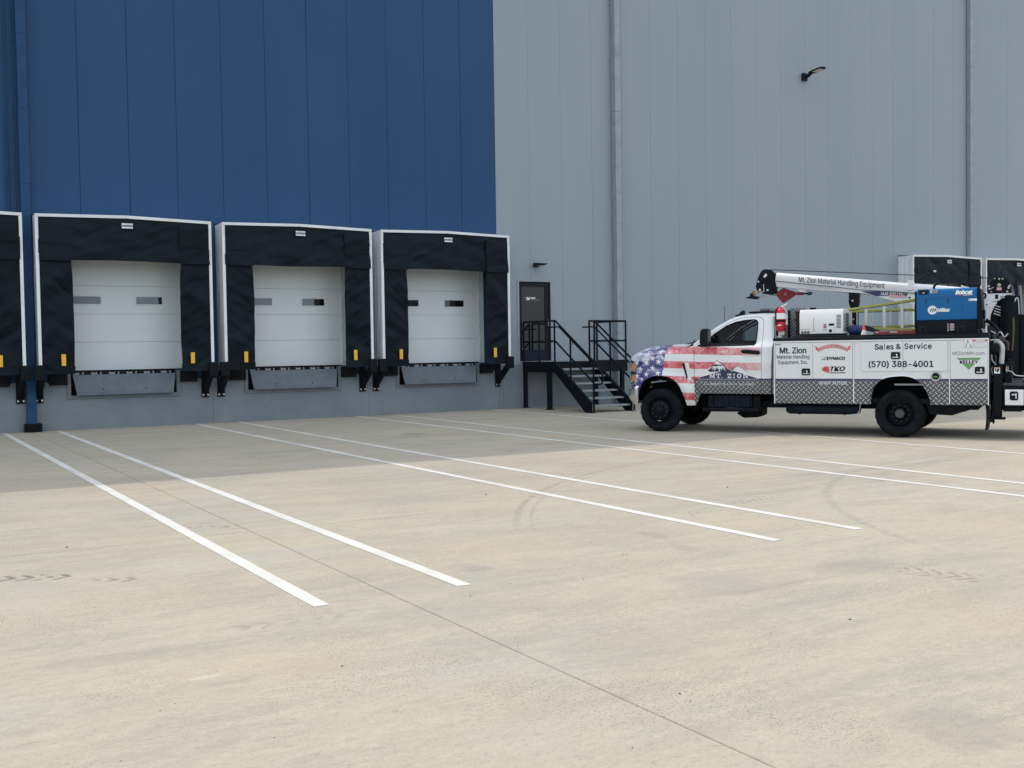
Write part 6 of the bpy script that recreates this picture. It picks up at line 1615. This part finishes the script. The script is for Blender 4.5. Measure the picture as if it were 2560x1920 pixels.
for x0, x1 in ((-0.405, -0.305), (-1.005, -0.905)):
    fk = MB().prism([(x0, 1.77), (x0, 1.876), (x1, 1.876), (x1, 1.77), (x1 - 0.007, 1.77), (x1 - 0.007, 1.868), (x0 + 0.007, 1.868), (x0 + 0.007, 1.77)], 'y', 0.9355, 0.940)
    w.part('fork_pocket', fk, GREY_EDGE)
pg = MB()
for i in range(4): pg.lathe([(0.004, 0.0), (0.018, 0.004), (0.020, 0.02), (0.014, 0.034), (0.003, 0.036)], (-0.790 , 0.935, 1.812 + i * 0.030), 'y', 12)
pg.v = [(-0.815 + (a + 0.790) * 2.2, b, c) for a, b, c in pg.v]
w.part('terminals', pg, M('copper_terminal', (0.34, 0.25, 0.22), (0.48, 0.42, 0.40), 0.4, 0.4))
w.part('terminal_bar', MB().box(-0.757, -0.744, 0.9355, 0.941, 1.788, 1.925), PALE)
# ------------------------------------------------------------------ ladder lying on edge behind the cone
lad = Thing('stepladder', 'yellow-green fibreglass stepladder lying on its side behind the orange cone', 'ladder', (0.4, 0.2, 1.8), TF)
LG = M('lime_fibreglass', (0.36, 0.37, 0.085), (0.30, 0.31, 0.07), 0.5, scale=5)
ALU = M('ladder_aluminium', (0.58, 0.60, 0.60), None, 0.4, 0.3)
def railbar(p, q, w_, h_): return MB().bar([p, q], w_, h_)
for (a, b, yy) in (((1.05, 2.215), (-0.22, 2.375), 0.20), ((1.05, 1.900), (-0.22, 1.835), 0.20), ((1.0, 2.20), (-0.45, 2.205), -0.12), ((1.0, 1.89), (-0.45, 1.92), -0.12)):
    lad.part('side_rail', railbar((a[0], yy, a[1]), (b[0], yy, b[1]), 0.045, 0.042), LG, bevel=0.003)
    lad.part('rail_edge', railbar((a[0], yy + 0.0, a[1] - 0.026), (b[0], yy, b[1] - 0.026), 0.05, 0.008), M('dark_rail_edge', (0.035, 0.04, 0.02), None, 0.6) if 'dark_rail_edge' not in bpy.data.materials else bpy.data.materials['dark_rail_edge'])
for (x, z0, z1) in ((0.96, 1.92, 2.20), (0.685, 1.905, 2.235), (0.375, 1.885, 2.275), (0.075, 1.870, 2.315)):
    lad.part('step', MB().box(x - 0.024, x + 0.024, 0.165, 0.222, z0, z1), ALU, bevel=0.003)
    lad.part('step', MB().box(x - 0.075, x - 0.062, -0.10, -0.06, 1.92, 2.18), ALU)
lad.part('spreader', MB().tube([(0.2, 0.2, 2.26), (0.0, 0.0, 2.21)], 0.008, 6), ALU)
# ------------------------------------------------------------------ traffic cone and smaller load
cn = Thing('traffic_cone', 'small orange traffic cone with a white collar on the cap rail', 'cone', (0.605, 0.95, 1.758), TF)
cn.part('cone_body', MB().lathe([(0.054, 1.7595), (0.0300, 1.84)], (0.605, 0.95, 0), 'z', 20), M('cone_white', (0.66, 0.63, 0.58), (0.55, 0.50, 0.45), 0.6, scale=14))
cn.part('cone_tip', MB().lathe([(0.0300, 1.8402), (0.020, 1.895), (0.016, 1.915), (0.008, 1.922), (0.001, 1.923)], (0.605, 0.95, 0), 'z', 20), M('cone_orange', (0.80, 0.075, 0.025), None, 0.5))
bl = Thing('blue_strap_roll', 'roll of blue strap tucked beside the orange cone', 'strap', (0.80, 0.50, 1.76), TF)
bl.part('roll', MB().lathe([(0.02, 0.68), (0.085, 0.685), (0.088, 0.78), (0.080, 0.80), (0.088, 0.82), (0.085, 0.925), (0.02, 0.93)], (0, 0.50, 1.845), 'x', 24), M('blue_strap', (0.012, 0.03, 0.14), (0.008, 0.018, 0.08), 0.6, scale=30))
tb_ = Thing('black_tarpaulin', 'bunched black tarpaulin sheet sloping behind the orange cone', 'tarpaulin', (0.6, 0.3, 1.76), TF)
def tfn(u, v):
    x = 0.98 - 0.70 * u; y = 0.0 + 0.40 * v
    z = 1.765 + (0.165 * (1 - sstep(0.35, 1.0, u)) + 0.01 * mnoise.noise(Vector((x * 9, y * 9, 3)))) * (0.4 + 0.6 * sstep(0, .3, v) * sstep(1, .7, v))
    return (x, y, z)
tb_.part('sheet', MB().grid(tfn, 24, 12), CHASSIS, solid=0.006)
tx = Thing('red_toolbox', 'flat red toolbox with silver clasp lying under the ladder', 'toolbox', (0.1, 0.42, 1.76), TF)
tx.part('case', MB().prism([(0.50, 1.7605), (0.49, 1.815), (-0.20, 1.823), (-0.20, 1.7605)], 'y', 0.30, 0.62), M('toolbox_red', (0.23, 0.022, 0.018), (0.30, 0.04, 0.03), 0.45, scale=8), bevel=0.006)
tx.part('clasp', MB().box(0.10, 0.22, 0.6205, 0.628, 1.785, 1.812).box(0.41, 0.46, 0.6205, 0.626, 1.785, 1.808), PALE)

bpy.context.view_layer.update()
